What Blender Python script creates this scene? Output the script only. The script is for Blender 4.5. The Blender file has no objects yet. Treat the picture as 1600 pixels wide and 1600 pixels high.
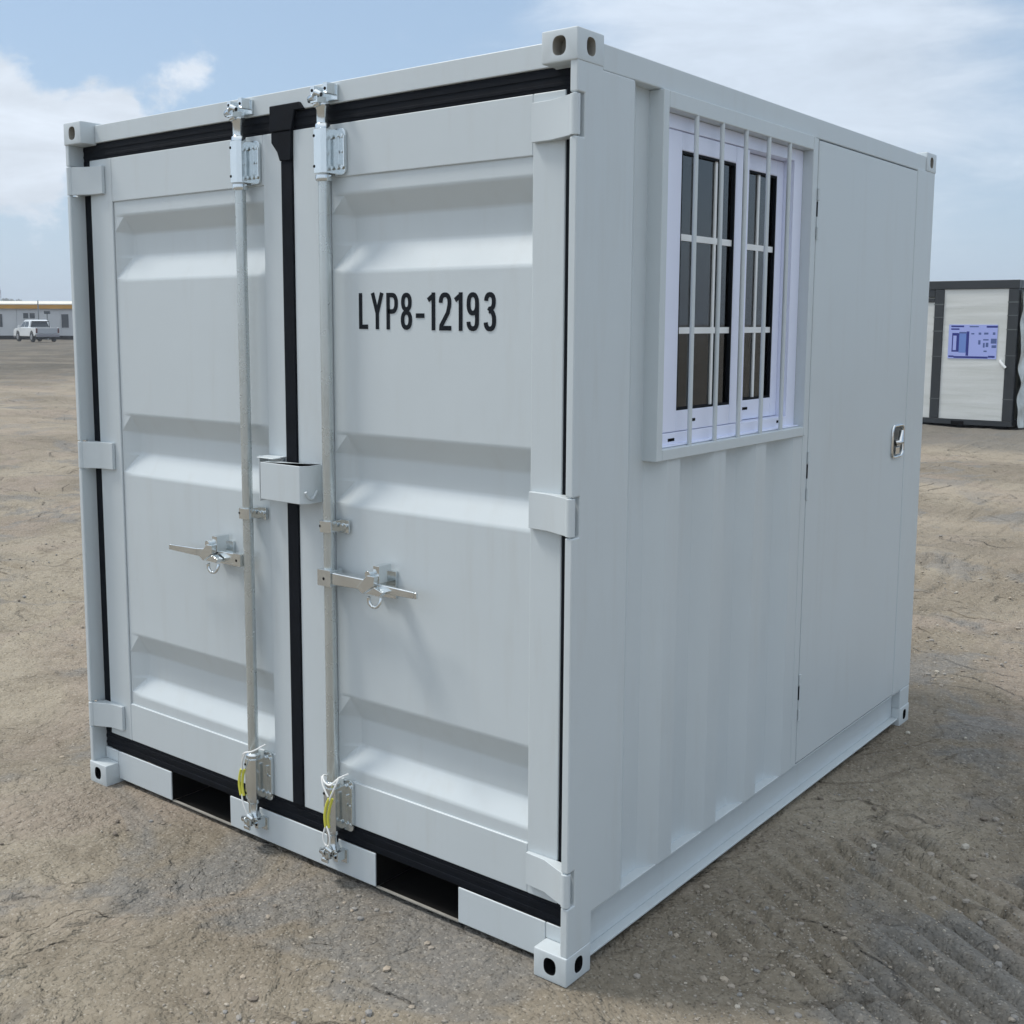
import bpy, bmesh, math, random
import numpy as np
from mathutils import Vector, Matrix
random.seed(7)
R = math.radians
scn = bpy.context.scene
COL = scn.collection

# ------------------------------------------------------------------ camera
CAM = Vector((3.52625, -2.17224, 1.60921))
cr, cu, cf = Vector((.780953, .624584, .002859)), Vector((-.080337, .095908, .992143)), Vector((-.619402, .775046, -.125077))
cd = bpy.data.cameras.new('camera'); cam = bpy.data.objects.new('camera', cd); COL.objects.link(cam)
mw = Matrix(((cr.x, cu.x, -cf.x, CAM.x), (cr.y, cu.y, -cf.y, CAM.y), (cr.z, cu.z, -cf.z, CAM.z), (0, 0, 0, 1)))
cam.matrix_world = mw
cd.sensor_width = 36; cd.lens = 36 * 1791.41 / 1600
cd.shift_x = .02605; cd.shift_y = -.04302
cd.clip_start = .05; cd.clip_end = 6000
scn.camera = cam

# ------------------------------------------------------------------ sun and sky
SUN_EL, SUN_AZ = 58, 247           # azimuth clockwise from +Y
sd = Vector((math.sin(R(SUN_AZ)) * math.cos(R(SUN_EL)), math.cos(R(SUN_AZ)) * math.cos(R(SUN_EL)), math.sin(R(SUN_EL))))
sl = bpy.data.lights.new('sun', 'SUN'); sun = bpy.data.objects.new('sun', sl); COL.objects.link(sun)
sl.energy = 2.3; sl.angle = R(11); sl.color = (1, .95, .88)
sun.rotation_euler = sd.to_track_quat('Z', 'Y').to_euler(); sun.location = sd * 20

world = bpy.data.worlds.new('World'); scn.world = world; world.use_nodes = True
nt = world.node_tree; nt.nodes.clear()
def N(t, typ, **kw):
    n = t.nodes.new(typ)
    for k, v in kw.items(): setattr(n, k, v)
    return n
def V(n, key, val): n.inputs[key].default_value = val
out = N(nt, 'ShaderNodeOutputWorld'); bg = N(nt, 'ShaderNodeBackground')
sky = N(nt, 'ShaderNodeTexSky', sky_type='NISHITA'); sky.sun_disc = False
sky.sun_elevation = R(SUN_EL); sky.sun_rotation = R(SUN_AZ); sky.air_density = 1.0; sky.dust_density = 1.2; sky.ozone_density = 1.4
geo = N(nt, 'ShaderNodeNewGeometry')
neg = N(nt, 'ShaderNodeVectorMath', operation='SCALE'); V(neg, 'Scale', -1.0); nt.links.new(geo.outputs['Incoming'], neg.inputs[0])
def math_node(t, op, a, b=None, c=None, clamp=False):
    n = N(t, 'ShaderNodeMath', operation=op); n.use_clamp = clamp
    for i, x in enumerate((a, b, c)):
        if x is None: continue
        if isinstance(x, (int, float)): n.inputs[i].default_value = x
        else: t.links.new(x, n.inputs[i])
    return n.outputs[0]
D = neg.outputs[0]
sep = N(nt, 'ShaderNodeSeparateXYZ'); nt.links.new(D, sep.inputs[0])
# cloud noise in direction space, flattened vertically
mp = N(nt, 'ShaderNodeMapping'); mp.inputs['Scale'].default_value = (1, 1, 1.5); nt.links.new(D, mp.inputs[0])
n1 = N(nt, 'ShaderNodeTexNoise'); V(n1, 'Scale', 9.0); V(n1, 'Detail', 11.0); V(n1, 'Roughness', .60); V(n1, 'Distortion', .15); nt.links.new(mp.outputs[0], n1.inputs['Vector'])
mp2 = N(nt, 'ShaderNodeMapping'); mp2.inputs['Scale'].default_value = (1, 1, 3.2); mp2.inputs['Location'].default_value = (3.1, 1.7, .4); nt.links.new(D, mp2.inputs[0])
n2 = N(nt, 'ShaderNodeTexNoise'); V(n2, 'Scale', 5.0); V(n2, 'Detail', 10.0); V(n2, 'Roughness', .62); V(n2, 'Distortion', .35); nt.links.new(mp2.outputs[0], n2.inputs['Vector'])
def lobe(d, sharp):
    dp = N(nt, 'ShaderNodeVectorMath', operation='DOT_PRODUCT'); nt.links.new(D, dp.inputs[0]); dp.inputs[1].default_value = Vector(d).normalized()
    x = math_node(nt, 'SUBTRACT', 1.0, dp.outputs['Value']); x = math_node(nt, 'MULTIPLY', x, -sharp)
    return math_node(nt, 'EXPONENT', x)
def add(*a):
    x = a[0]
    for y in a[1:]: x = math_node(nt, 'ADD', x, y)
    return x
def mul(a, b): return math_node(nt, 'MULTIPLY', a, b)
cum = add(mul(lobe((-.866, .480, .135), 800), .82), mul(lobe((-.866, .475, .180), 1500), .45), mul(lobe((-.815, .555, .165), 1500), .62), mul(lobe((-.775, .600, .196), 3500), .40), mul(lobe((-.93, .33, .15), 30), .35))
wis = add(mul(lobe((-.46, .86, .235), 120), .55), mul(lobe((-.33, .92, .215), 60), .62), mul(lobe((-.40, .90, .175), 200), .25), .05)
c1 = math_node(nt, 'ADD', cum, math_node(nt, 'MULTIPLY', math_node(nt, 'SUBTRACT', n1.outputs[0], .5), 2.6))
m1 = N(nt, 'ShaderNodeMapRange', interpolation_type='SMOOTHSTEP'); V(m1, 'From Min', .46); V(m1, 'From Max', .82); nt.links.new(c1, m1.inputs['Value'])
c2 = math_node(nt, 'ADD', wis, math_node(nt, 'MULTIPLY', math_node(nt, 'SUBTRACT', n2.outputs[0], .5), 1.5))
m2 = N(nt, 'ShaderNodeMapRange', interpolation_type='SMOOTHSTEP'); V(m2, 'From Min', .18); V(m2, 'From Max', .95); nt.links.new(c2, m2.inputs['Value'])
cl = math_node(nt, 'MAXIMUM', mul(m1.outputs[0], .95), mul(m2.outputs[0], .72))
# thin veil over the sky; brightness overhead and behind is added, out of view
skm = N(nt, 'ShaderNodeVectorMath', operation='SCALE'); V(skm, 'Scale', .10); nt.links.new(sky.outputs[0], skm.inputs[0])
veil = N(nt, 'ShaderNodeMix', data_type='RGBA'); V(veil, 'Factor', .5); nt.links.new(skm.outputs[0], veil.inputs['A']); veil.inputs['B'].default_value = (.47, .65, .87, 1)
hz = N(nt, 'ShaderNodeMapRange'); V(hz, 'From Min', .0); V(hz, 'From Max', .16); V(hz, 'To Min', .75); V(hz, 'To Max', 0.0); nt.links.new(sep.outputs['Z'], hz.inputs['Value'])
hm = N(nt, 'ShaderNodeMix', data_type='RGBA'); nt.links.new(hz.outputs[0], hm.inputs['Factor']); nt.links.new(veil.outputs['Result'], hm.inputs['A']); hm.inputs['B'].default_value = (.49, .61, .745, 1)
# cloud colour: bright with soft grey undersides from a second noise
cr1 = N(nt, 'ShaderNodeMapRange'); V(cr1, 'From Min', .35); V(cr1, 'From Max', .65); V(cr1, 'To Min', .80); V(cr1, 'To Max', 1.05); nt.links.new(n2.outputs[0], cr1.inputs['Value'])
cc = N(nt, 'ShaderNodeVectorMath', operation='SCALE'); cc.inputs[0].default_value = (.74, .81, .90); nt.links.new(cr1.outputs[0], cc.inputs['Scale'])
cm = N(nt, 'ShaderNodeMix', data_type='RGBA'); nt.links.new(cl, cm.inputs['Factor']); nt.links.new(hm.outputs['Result'], cm.inputs['A']); nt.links.new(cc.outputs[0], cm.inputs['B'])
ov = N(nt, 'ShaderNodeMapRange', interpolation_type='SMOOTHSTEP'); V(ov, 'From Min', .30); V(ov, 'From Max', .75); V(ov, 'To Min', 0.); V(ov, 'To Max', .9); nt.links.new(sep.outputs['Z'], ov.inputs['Value'])  # added bright sky overhead, above the view, to light the container
bk = N(nt, 'ShaderNodeMapRange', interpolation_type='SMOOTHSTEP'); V(bk, 'From Min', .1); V(bk, 'From Max', -.7); V(bk, 'To Min', 0.); V(bk, 'To Max', .45); nt.links.new(sep.outputs['Y'], bk.inputs['Value'])  # added bright sky behind the camera, unseen, to lift the door side
ovk = math_node(nt, 'MAXIMUM', ov.outputs[0], bk.outputs[0])
bm_ = N(nt, 'ShaderNodeMix', data_type='RGBA'); nt.links.new(ovk, bm_.inputs['Factor']); nt.links.new(cm.outputs['Result'], bm_.inputs['A']); bm_.inputs['B'].default_value = (1.02, 1.08, 1.14, 1)
nt.links.new(bm_.outputs['Result'], bg.inputs['Color']); V(bg, 'Strength', 1.0); nt.links.new(bg.outputs[0], out.inputs['Surface'])

scn.view_settings.view_transform = 'Standard'; scn.view_settings.look = 'None'
scn.view_settings.exposure = 0.15; scn.view_settings.gamma = 1
scn.cycles.use_denoising = True
scn.cycles.max_bounces = 8

# ------------------------------------------------------------------ materials
MATS = {}
def mat(name, color, rough=.5, metal=0., var=.0, vscale=3., bump=0., bscale=20., spec=.5, rvar=0., dirt=None, coat=0.):
    m = bpy.data.materials.new(name); m.use_nodes = True; t = m.node_tree
    b = t.nodes['Principled BSDF']; V(b, 'Base Color', (*color, 1)); V(b, 'Roughness', rough); V(b, 'Metallic', metal); V(b, 'Specular IOR Level', spec); V(b, 'Coat Weight', coat)
    tc = N(t, 'ShaderNodeTexCoord')
    src = None
    n = N(t, 'ShaderNodeTexNoise'); V(n, 'Scale', vscale); V(n, 'Detail', 6.0); V(n, 'Roughness', .6); t.links.new(tc.outputs['Object'], n.inputs['Vector'])
    if var > 0:
        r = N(t, 'ShaderNodeMapRange'); V(r, 'From Min', .3); V(r, 'From Max', .7); V(r, 'To Min', 1 - var); V(r, 'To Max', 1 + var); t.links.new(n.outputs[0], r.inputs['Value'])
        s = N(t, 'ShaderNodeVectorMath', operation='SCALE'); s.inputs[0].default_value = color; t.links.new(r.outputs[0], s.inputs['Scale'])
        src = s.outputs[0]; t.links.new(src, b.inputs['Base Color'])
    if dirt:
        # streaky stains: noise stretched along z
        mpp = N(t, 'ShaderNodeMapping'); mpp.inputs['Scale'].default_value = (9, 9, .9); t.links.new(tc.outputs['Object'], mpp.inputs[0])
        nd = N(t, 'ShaderNodeTexNoise'); V(nd, 'Scale', 2.2); V(nd, 'Detail', 8.0); V(nd, 'Roughness', .65); t.links.new(mpp.outputs[0], nd.inputs['Vector'])
        rd = N(t, 'ShaderNodeMapRange'); V(rd, 'From Min', .52); V(rd, 'From Max', .78); V(rd, 'To Min', 0.); V(rd, 'To Max', dirt[1]); t.links.new(nd.outputs[0], rd.inputs['Value'])
        mx = N(t, 'ShaderNodeMix', data_type='RGBA'); t.links.new(rd.outputs[0], mx.inputs['Factor'])
        if src: t.links.new(src, mx.inputs['A'])
        else: mx.inputs['A'].default_value = (*color, 1)
        mx.inputs['B'].default_value = (*dirt[0], 1); t.links.new(mx.outputs['Result'], b.inputs['Base Color'])
    if rvar > 0:
        r = N(t, 'ShaderNodeMapRange'); V(r, 'From Min', .3); V(r, 'From Max', .7); V(r, 'To Min', max(0, rough - rvar)); V(r, 'To Max', rough + rvar); t.links.new(n.outputs[0], r.inputs['Value']); t.links.new(r.outputs[0], b.inputs['Roughness'])
    if bump > 0:
        nb = N(t, 'ShaderNodeTexNoise'); V(nb, 'Scale', bscale); V(nb, 'Detail', 4.0); t.links.new(tc.outputs['Object'], nb.inputs['Vector'])
        bp = N(t, 'ShaderNodeBump'); V(bp, 'Strength', bump); V(bp, 'Distance', .01); t.links.new(nb.outputs[0], bp.inputs['Height']); t.links.new(bp.outputs[0], b.inputs['Normal'])
    MATS[name] = m; return m
PAINT = mat('container_paint', (.550, .603, .628), .38, var=.022, vscale=2.2, bump=.12, bscale=2.5, rvar=.06, dirt=((.40, .38, .33), .16))
RUBBER = mat('rubber', (.0035, .0055, .0095), .7, var=.25, vscale=20, bump=.1, bscale=40, spec=.18)
ZINC = mat('zinc_plated', (.70, .74, .755), .17, metal=.95, var=.05, vscale=14, rvar=.06, bump=.04, bscale=40)
GALV = mat('galvanised_rod', (.56, .60, .60), .27, metal=.7, var=.05, vscale=7, rvar=.05, bump=.03, bscale=30)
UPVC = mat('white_plastic', (.76, .80, .95), .32, var=.02)
WHITE = mat('white_bar', (.80, .82, .82), .4)
BLACK = mat('black_hole', (.006, .006, .007), .9, spec=.1)
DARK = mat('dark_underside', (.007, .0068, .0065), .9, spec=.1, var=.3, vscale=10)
INK = mat('black_ink', (.004, .007, .012), .6, spec=.2)
CORDW = mat('white_cord', (.80, .81, .80), .8)
CORDY = mat('yellow_cord', (.62, .60, .08), .75)
CHROME = mat('chrome', (.72, .73, .73), .16, metal=1., var=.05, vscale=40)
LOCKD = mat('lock_pocket', (.09, .10, .10), .4, metal=.3)
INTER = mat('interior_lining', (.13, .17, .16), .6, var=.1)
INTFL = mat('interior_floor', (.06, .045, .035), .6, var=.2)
STAIN = mat('earth_stained_steel', (.30, .29, .26), .6, var=.25, vscale=12)

def glass_mat(name, tint, refl_rough=.02):
    m = bpy.data.materials.new(name); m.use_nodes = True; t = m.node_tree; t.nodes.clear()
    o = N(t, 'ShaderNodeOutputMaterial'); tr = N(t, 'ShaderNodeBsdfTransparent'); V(tr, 'Color', (*tint, 1))
    g = N(t, 'ShaderNodeBsdfGlossy'); V(g, 'Roughness', refl_rough); V(g, 'Color', (1, 1, 1, 1))
    fr = N(t, 'ShaderNodeFresnel'); V(fr, 'IOR', 1.75)
    mx = N(t, 'ShaderNodeMixShader'); t.links.new(fr.outputs[0], mx.inputs[0]); t.links.new(tr.outputs[0], mx.inputs[1]); t.links.new(g.outputs[0], mx.inputs[2]); t.links.new(mx.outputs[0], o.inputs[0])
    MATS[name] = m; return m
GLASS = glass_mat('window_glass', (.30, .40, .39))

# ------------------------------------------------------------------ mesh helpers
class MB:
    def __init__(s): s.v = []; s.f = []; s.m = []
    def add(s, vs, fs, mi=0):
        o = len(s.v); s.v += [tuple(p) for p in vs]; s.f += [tuple(i + o for i in f) for f in fs]; s.m += [mi] * len(fs); return s
    def box(s, a, b, mi=0):
        x0, x1 = sorted((a[0], b[0])); y0, y1 = sorted((a[1], b[1])); z0, z1 = sorted((a[2], b[2]))
        v = [(x0, y0, z0), (x1, y0, z0), (x1, y1, z0), (x0, y1, z0), (x0, y0, z1), (x1, y0, z1), (x1, y1, z1), (x0, y1, z1)]
        return s.add(v, [(0, 3, 2, 1), (4, 5, 6, 7), (0, 1, 5, 4), (1, 2, 6, 5), (2, 3, 7, 6), (3, 0, 4, 7)], mi)
    def prism(s, poly, axis, a, b, mi=0):
        # poly in the two other axes, in cyclic order
        def P(p, t):
            return {'x': (t, p[0], p[1]), 'y': (p[0], t, p[1]), 'z': (p[0], p[1], t)}[axis]
        n = len(poly); v = [P(p, a) for p in poly] + [P(p, b) for p in poly]
        ar = sum(poly[i][0] * poly[(i + 1) % n][1] - poly[(i + 1) % n][0] * poly[i][1] for i in range(n))
        if axis == 'y': ar = -ar
        flip = (ar > 0) != (b > a)
        f = [tuple(range(n))[::-1], tuple(range(n, 2 * n))] + [(i, (i + 1) % n, n + (i + 1) % n, n + i) for i in range(n)]
        if flip: f = [q[::-1] for q in f]
        return s.add(v, f, mi)
    def tube(s, path, r, n=12, closed=False, mi=0, caps=True):
        path = [Vector(p) for p in path]; L = len(path)
        rr = r if isinstance(r, (list, tuple)) else [r] * L
        o = len(s.v); ref = None; vs = []; fs = []
        for i, p in enumerate(path):
            if closed: t = path[(i + 1) % L] - path[i - 1]
            else: t = path[min(i + 1, L - 1)] - path[max(i - 1, 0)]
            t.normalize()
            if ref is None:
                ref = Vector((0, 0, 1)) if abs(t.z) < .9 else Vector((1, 0, 0))
            a = t.cross(ref)
            if a.length < 1e-4: a = t.cross(Vector((0, 1, .3)))
            a.normalize(); b = t.cross(a); ref = -b if False else b.cross(t) * 0 + ref
            for k in range(n):
                w = 2 * math.pi * k / n; vs.append(p + (a * math.cos(w) + b * math.sin(w)) * rr[i])
        seg = L if closed else L - 1
        for i in range(seg):
            j = (i + 1) % L
            for k in range(n):
                k2 = (k + 1) % n; fs.append((i * n + k, j * n + k, j * n + k2, i * n + k2))
        if not closed and caps: fs += [tuple(range(n)), tuple(range((L - 1) * n, L * n))[::-1]]
        return s.add(vs, fs, mi)
    def quad(s, a, b, c, d, mi=0): return s.add([a, b, c, d], [(0, 1, 2, 3)], mi)
    def build(s, name, mats, parent=None, bevel=0., smooth=False, seg=2, recalc=False, ang=None):
        me = bpy.data.meshes.new(name); me.from_pydata(s.v, [], s.f)
        for m in (mats if isinstance(mats, (list, tuple)) else [mats]): me.materials.append(m)
        me.polygons.foreach_set('material_index', s.m)
        bm = bmesh.new(); bm.from_mesh(me); bmesh.ops.recalc_face_normals(bm, faces=bm.faces); bm.to_mesh(me); bm.free()
        if smooth:
            me.polygons.foreach_set('use_smooth', [True] * len(me.polygons))
            try: me.set_sharp_from_angle(angle=R(38))
            except Exception: pass
        o = bpy.data.objects.new(name, me); COL.objects.link(o)
        if bevel > 0:
            md = o.modifiers.new('bevel', 'BEVEL'); md.width = bevel; md.segments = seg; md.limit_method = 'ANGLE'; md.angle_limit = R(40)
            md.harden_normals = True
            if ang: md.angle_limit = R(ang)
            me.polygons.foreach_set('use_smooth', [True] * len(me.polygons))
        if parent is not None: o.parent = parent; o.matrix_parent_inverse = parent.matrix_world.inverted() if False else Matrix.Identity(4)
        return o
def empty(name, loc, label, cat, group=None, rz=0):
    o = bpy.data.objects.new(name, None); COL.objects.link(o); o.location = loc; o.rotation_euler = (0, 0, rz)
    o['label'] = label; o['category'] = cat; o.empty_display_size = .2
    if group: o['group'] = group
    return o
def tag(o, label=None, cat=None, group=None, kind=None):
    for k, v in (('label', label), ('category', cat), ('group', group), ('kind', kind)):
        if v: o[k] = v
    return o

# ------------------------------------------------------------------ ground
def vnoise(x, y, seed):
    xi = np.floor(x).astype(np.int64); yi = np.floor(y).astype(np.int64); fx = x - xi; fy = y - yi
    fx = fx * fx * fx * (fx * (fx * 6 - 15) + 10); fy = fy * fy * fy * (fy * (fy * 6 - 15) + 10)
    def h(a, b):
        n = (a * 374761393 + b * 668265263 + seed * 974634777) & 0x7fffffff
        n = ((n ^ (n >> 13)) * 1274126177) & 0x7fffffff
        return ((n ^ (n >> 16)) & 0xffff) / 65535.0
    return (h(xi, yi) * (1 - fx) + h(xi + 1, yi) * fx) * (1 - fy) + (h(xi, yi + 1) * (1 - fx) + h(xi + 1, yi + 1) * fx) * fy - .5
def fbm(x, y, seed, octs=4, lac=2.03, gain=.5):
    s = 0; a = 1
    for i in range(octs): s = s + a * vnoise(x, y, seed + i * 17); x = x * lac + 5.3; y = y * lac - 2.1; a *= gain
    return s
W, L, H = 2.047, 2.4707, 2.26
def axis(lo, hi, step, far, g=1.045):
    a = list(np.arange(lo, hi, step)); s = step; x = hi; b = []
    while x < far: b.append(x); s *= g; x += s
    s = step; x = lo; c = []
    while x > -far:
        s *= g; x -= s; c.append(x)
    return np.array(c[::-1] + a + b)
gx = axis(-.9, 3.7, .0115, 3500, 1.05); gy = axis(-1.35, 3.0, .0115, 3500, 1.05)
X, Y = np.meshgrid(gx, gy)
# soil relief: gentle undulation, clods and fine crumbs
def soil(X, Y):
    dist = np.sqrt((X - 3) ** 2 + (Y + 1) ** 2)
    z = .050 * fbm(X * .55, Y * .55, 3, 3) * np.clip(dist / 4, .3, 2.5)
    z += .026 * fbm(X * 3.1, Y * 3.6, 11, 4)
    patch = np.clip(fbm(X * .9 + 7, Y * .9, 31, 3) * 2.2 + .45, .08, 1)
    z += .024 * patch * np.abs(fbm(X * 11, Y * 13, 23, 4)) + .011 * patch * fbm(X * 30, Y * 32, 41, 2)
    # cracks / scrape lines left by levelling, warped ridged noise
    wx = X + .25 * fbm(X * 1.3, Y * 1.3, 51, 2); wy = Y + .25 * fbm(X * 1.3 + 9, Y * 1.3, 53, 2)
    u = wx * .82 + wy * .57; v = -wx * .57 + wy * .82
    rid = 1 - np.abs(fbm(u * 1.1, v * 5.2, 61, 3)) * 9
    z -= .008 * np.clip(rid, 0, 1) ** 1.5 * np.clip(fbm(X * .8, Y * .8, 71, 2) * 3 + .4, 0, 1)
    # thin scraped layers: low ledges that follow the contours of a slow noise
    for sc_, am, sd_, ste in ((.9, .006, 201, 7.), (2.3, .003, 211, 6.), (.42, .013, 221, 8.)):
        tq = fbm(wx * sc_ * 1.0, wy * sc_ * 1.35, sd_, 3, gain=.4) * ste; fr_ = tq - np.floor(tq)
        led = np.clip((fr_ - .90) / .10, 0, 1); z += am * (np.floor(tq) + led * led * (3 - 2 * led) - tq * .93) * np.clip(fbm(X * .7 + 3, Y * .7, sd_ + 5, 2) * 3 + .65, 0, 1) * np.clip(dist / 3.5, .7, 2.2)
    # crawler tread bars pressed into the soil beside the container
    bd = np.array([.83, -.56]); bp_ = np.array([.56, .83])
    for (cx, cy, half, n0, n1, ph) in ((2.34, .95, .25, -.62, .46, 0.), (2.80, .70, .24, -.50, .62, .03), (3.05, 1.30, .26, -.8, .7, .05), (2.62, -.02, .2, -.22, .16, .02), (1.95, 6.3, .4, -1.6, 1.4, .0)):
        a = (X - cx) * bd[0] + (Y - cy) * bd[1]; b = (X - cx) * bp_[0] + (Y - cy) * bp_[1] + .006 * fbm(X * 3, Y * 3, 81, 2)
        m = np.clip((half - np.abs(a + .09 * fbm(X * 9, Y * 9, 83, 2))) / .04, 0, 1) * np.clip((b - n0) / .05, 0, 1) * np.clip((n1 - b) / .05, 0, 1)
        m = m * np.clip(.9 + 1.1 * fbm(X * 2.5, Y * 2.5, 91, 2), 0, 1); z *= 1 - .92 * m
        uu = (((b + ph + .006 * fbm(X * 14, Y * 14, 95, 2)) / .088) % 1) - .5; z += m * (.009 - .030 * np.exp(-(uu / .17) ** 2))
    # quieter and a touch lower where the container stands
    ax = np.maximum(np.maximum(-X, X - W), 0); ay = np.maximum(np.maximum(-Y, Y - L), 0); dd = np.sqrt(ax * ax + ay * ay)
    k = np.clip(dd / .25, 0, 1); k = k * k * (3 - 2 * k)
    z = (z - .004) * (0.12 + .88 * k) - .002
    return z * np.clip(1.6 - dist / 500, 0, 1)
Z = soil(X, Y)
ny, nx = X.shape
me = bpy.data.meshes.new('ground')
me.vertices.add(nx * ny); me.vertices.foreach_set('co', np.stack([X, Y, Z], -1).astype(np.float32).ravel())
i = (np.arange(ny - 1)[:, None] * nx + np.arange(nx - 1)[None, :]).ravel()
q = np.stack([i, i + 1, i + nx + 1, i + nx], -1).astype(np.int32)
me.loops.add(q.size); me.polygons.add(len(q)); me.loops.foreach_set('vertex_index', q.ravel())
me.polygons.foreach_set('loop_start', np.arange(0, q.size, 4, dtype=np.int32)); me.polygons.foreach_set('use_smooth', np.ones(len(q), bool))
me.update(); me.validate()
ground = bpy.data.objects.new('ground', me); COL.objects.link(ground); tag(ground, 'bare brown compacted soil of the storage yard, scraped and rutted', kind='structure')
gm = bpy.data.materials.new('soil'); gm.use_nodes = True; t = gm.node_tree; b = t.nodes['Principled BSDF']; V(b, 'Roughness', .9); V(b, 'Specular IOR Level', .25)
gp = N(t, 'ShaderNodeNewGeometry'); P = gp.outputs['Position']
def noise(scale, detail=6., rough=.6, dist=0., sc=(1, 1, 1), loc=(0, 0, 0)):
    m_ = N(t, 'ShaderNodeMapping'); m_.inputs['Scale'].default_value = sc; m_.inputs['Location'].default_value = loc; t.links.new(P, m_.inputs[0])
    n_ = N(t, 'ShaderNodeTexNoise'); V(n_, 'Scale', scale); V(n_, 'Detail', detail); V(n_, 'Roughness', rough); V(n_, 'Distortion', dist); t.links.new(m_.outputs[0], n_.inputs['Vector']); return n_.outputs[0]
def rng(x, a, b_, c=0., d=1., smooth=True):
    r_ = N(t, 'ShaderNodeMapRange', interpolation_type='SMOOTHSTEP' if smooth else 'LINEAR'); V(r_, 'From Min', a); V(r_, 'From Max', b_); V(r_, 'To Min', c); V(r_, 'To Max', d); t.links.new(x, r_.inputs['Value']); return r_.outputs[0]
def mixc(f, a, b_):
    m_ = N(t, 'ShaderNodeMix', data_type='RGBA')
    if isinstance(f, float): V(m_, 'Factor', f)
    else: t.links.new(f, m_.inputs['Factor'])
    for k_, x_ in (('A', a), ('B', b_)):
        if isinstance(x_, tuple): m_.inputs[k_].default_value = (*x_, 1)
        else: t.links.new(x_, m_.inputs[k_])
    return m_.outputs['Result']
def voro(scale, loc_=(0, 0, 0)):
    m_ = N(t, 'ShaderNodeMapping'); m_.inputs['Location'].default_value = loc_; t.links.new(P, m_.inputs[0])
    v_ = N(t, 'ShaderNodeTexVoronoi'); V(v_, 'Scale', scale); wn = N(t, 'ShaderNodeTexNoise'); V(wn, 'Scale', scale * .9); V(wn, 'Detail', 3.0); t.links.new(m_.outputs[0], wn.inputs['Vector'])
    ad = N(t, 'ShaderNodeVectorMath', operation='MULTIPLY_ADD'); t.links.new(wn.outputs['Color'], ad.inputs[0]); ad.inputs[1].default_value = (.22 / scale,) * 3; t.links.new(m_.outputs[0], ad.inputs[2]); t.links.new(ad.outputs[0], v_.inputs['Vector']); return v_
va, vb, vc = voro(34), voro(85, (1, 2, 0)), voro(190, (3, 1, 0))
def lum(v_):
    s_ = N(t, 'ShaderNodeSeparateXYZ'); t.links.new(v_.outputs['Color'], s_.inputs[0]); return s_.outputs[0]
c = mixc(rng(noise(.5, 4, .55, .5), .38, .62), (0.196, 0.168, 0.128), (0.292, 0.256, 0.198))
c = mixc(rng(noise(.8, 5, .6, .7, loc=(3, 8, 1)), .48, .62, 0, .75), c, (0.262, 0.218, 0.178))      # pinkish clay
grey = rng(noise(1.25, 5, .6, .5, loc=(4, 2, 0)), .53, .62, 0, .8)
c = mixc(grey, c, (0.171, 0.167, 0.158))                                                          # spilled grey gravel
c = mixc(rng(noise(3.3, 5, .6, .3, loc=(1, 9, 0)), .50, .68, 0, .5), c, (0.164, 0.138, 0.102))     # damp olive brown
c = mixc(math_node(t, 'MULTIPLY', rng(lum(vb), .55, 1.0), .20), c, (0.392, 0.352, 0.292))
c = mixc(math_node(t, 'MULTIPLY', rng(lum(va), .62, 1.0), .20), c, (0.126, 0.107, 0.082))
c = mixc(math_node(t, 'MULTIPLY', rng(lum(vc), .93, .98), .35), c, (0.476, 0.448, 0.401))
c = mixc(math_node(t, 'MULTIPLY', rng(lum(vc), .10, .02), .5), c, (0.063, 0.054, 0.042))
# scraped ledges drawn as fine broken dark lines: crack soil plus painted gap shade
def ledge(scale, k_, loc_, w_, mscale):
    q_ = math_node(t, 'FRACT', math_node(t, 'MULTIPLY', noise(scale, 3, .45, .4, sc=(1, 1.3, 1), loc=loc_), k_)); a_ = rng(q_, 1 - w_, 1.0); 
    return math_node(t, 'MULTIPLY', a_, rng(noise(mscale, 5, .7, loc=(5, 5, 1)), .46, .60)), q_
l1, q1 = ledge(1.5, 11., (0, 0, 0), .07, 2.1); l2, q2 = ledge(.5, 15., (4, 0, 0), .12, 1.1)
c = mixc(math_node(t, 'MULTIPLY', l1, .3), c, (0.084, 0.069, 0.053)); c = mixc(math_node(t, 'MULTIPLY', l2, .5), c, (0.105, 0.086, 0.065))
# far part of the yard: pale sandy streaks, then a darker gravel strip
sp = N(t, 'ShaderNodeSeparateXYZ'); t.links.new(P, sp.inputs[0])
streak = rng(noise(.5, 6, .65, .5, sc=(.25, 1, 1)), .42, .66, 0, .55)
c = mixc(math_node(t, 'MULTIPLY', streak, rng(sp.outputs['Y'], 3, 9)), c, (0.350, 0.297, 0.231))
xn = math_node(t, 'ADD', sp.outputs['X'], math_node(t, 'MULTIPLY', noise(.12, 3), 14.0))
c = mixc(math_node(t, 'MULTIPLY', rng(xn, -15, -27, 0, .9), rng(noise(.22, 6, .7, .3, loc=(1, 1, 0)), .30, .62, 1.0, .55)), c, (0.066, 0.063, 0.053))
c = mixc(math_node(t, 'MULTIPLY', rng(sp.outputs['Y'], 13.2, 14.6, 0, .7), rng(sp.outputs['X'], -9, -4)), c, (0.140, 0.135, 0.122))
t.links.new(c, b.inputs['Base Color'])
bsum = math_node(t, 'ADD', math_node(t, 'MULTIPLY', va.outputs['Distance'], -.55), math_node(t, 'MULTIPLY', vb.outputs['Distance'], -.30)); bsum = math_node(t, 'ADD', bsum, math_node(t, 'MULTIPLY', vc.outputs['Distance'], -.14)); bsum = math_node(t, 'ADD', bsum, math_node(t, 'MULTIPLY', noise(20, 4, .6), .8))
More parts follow.
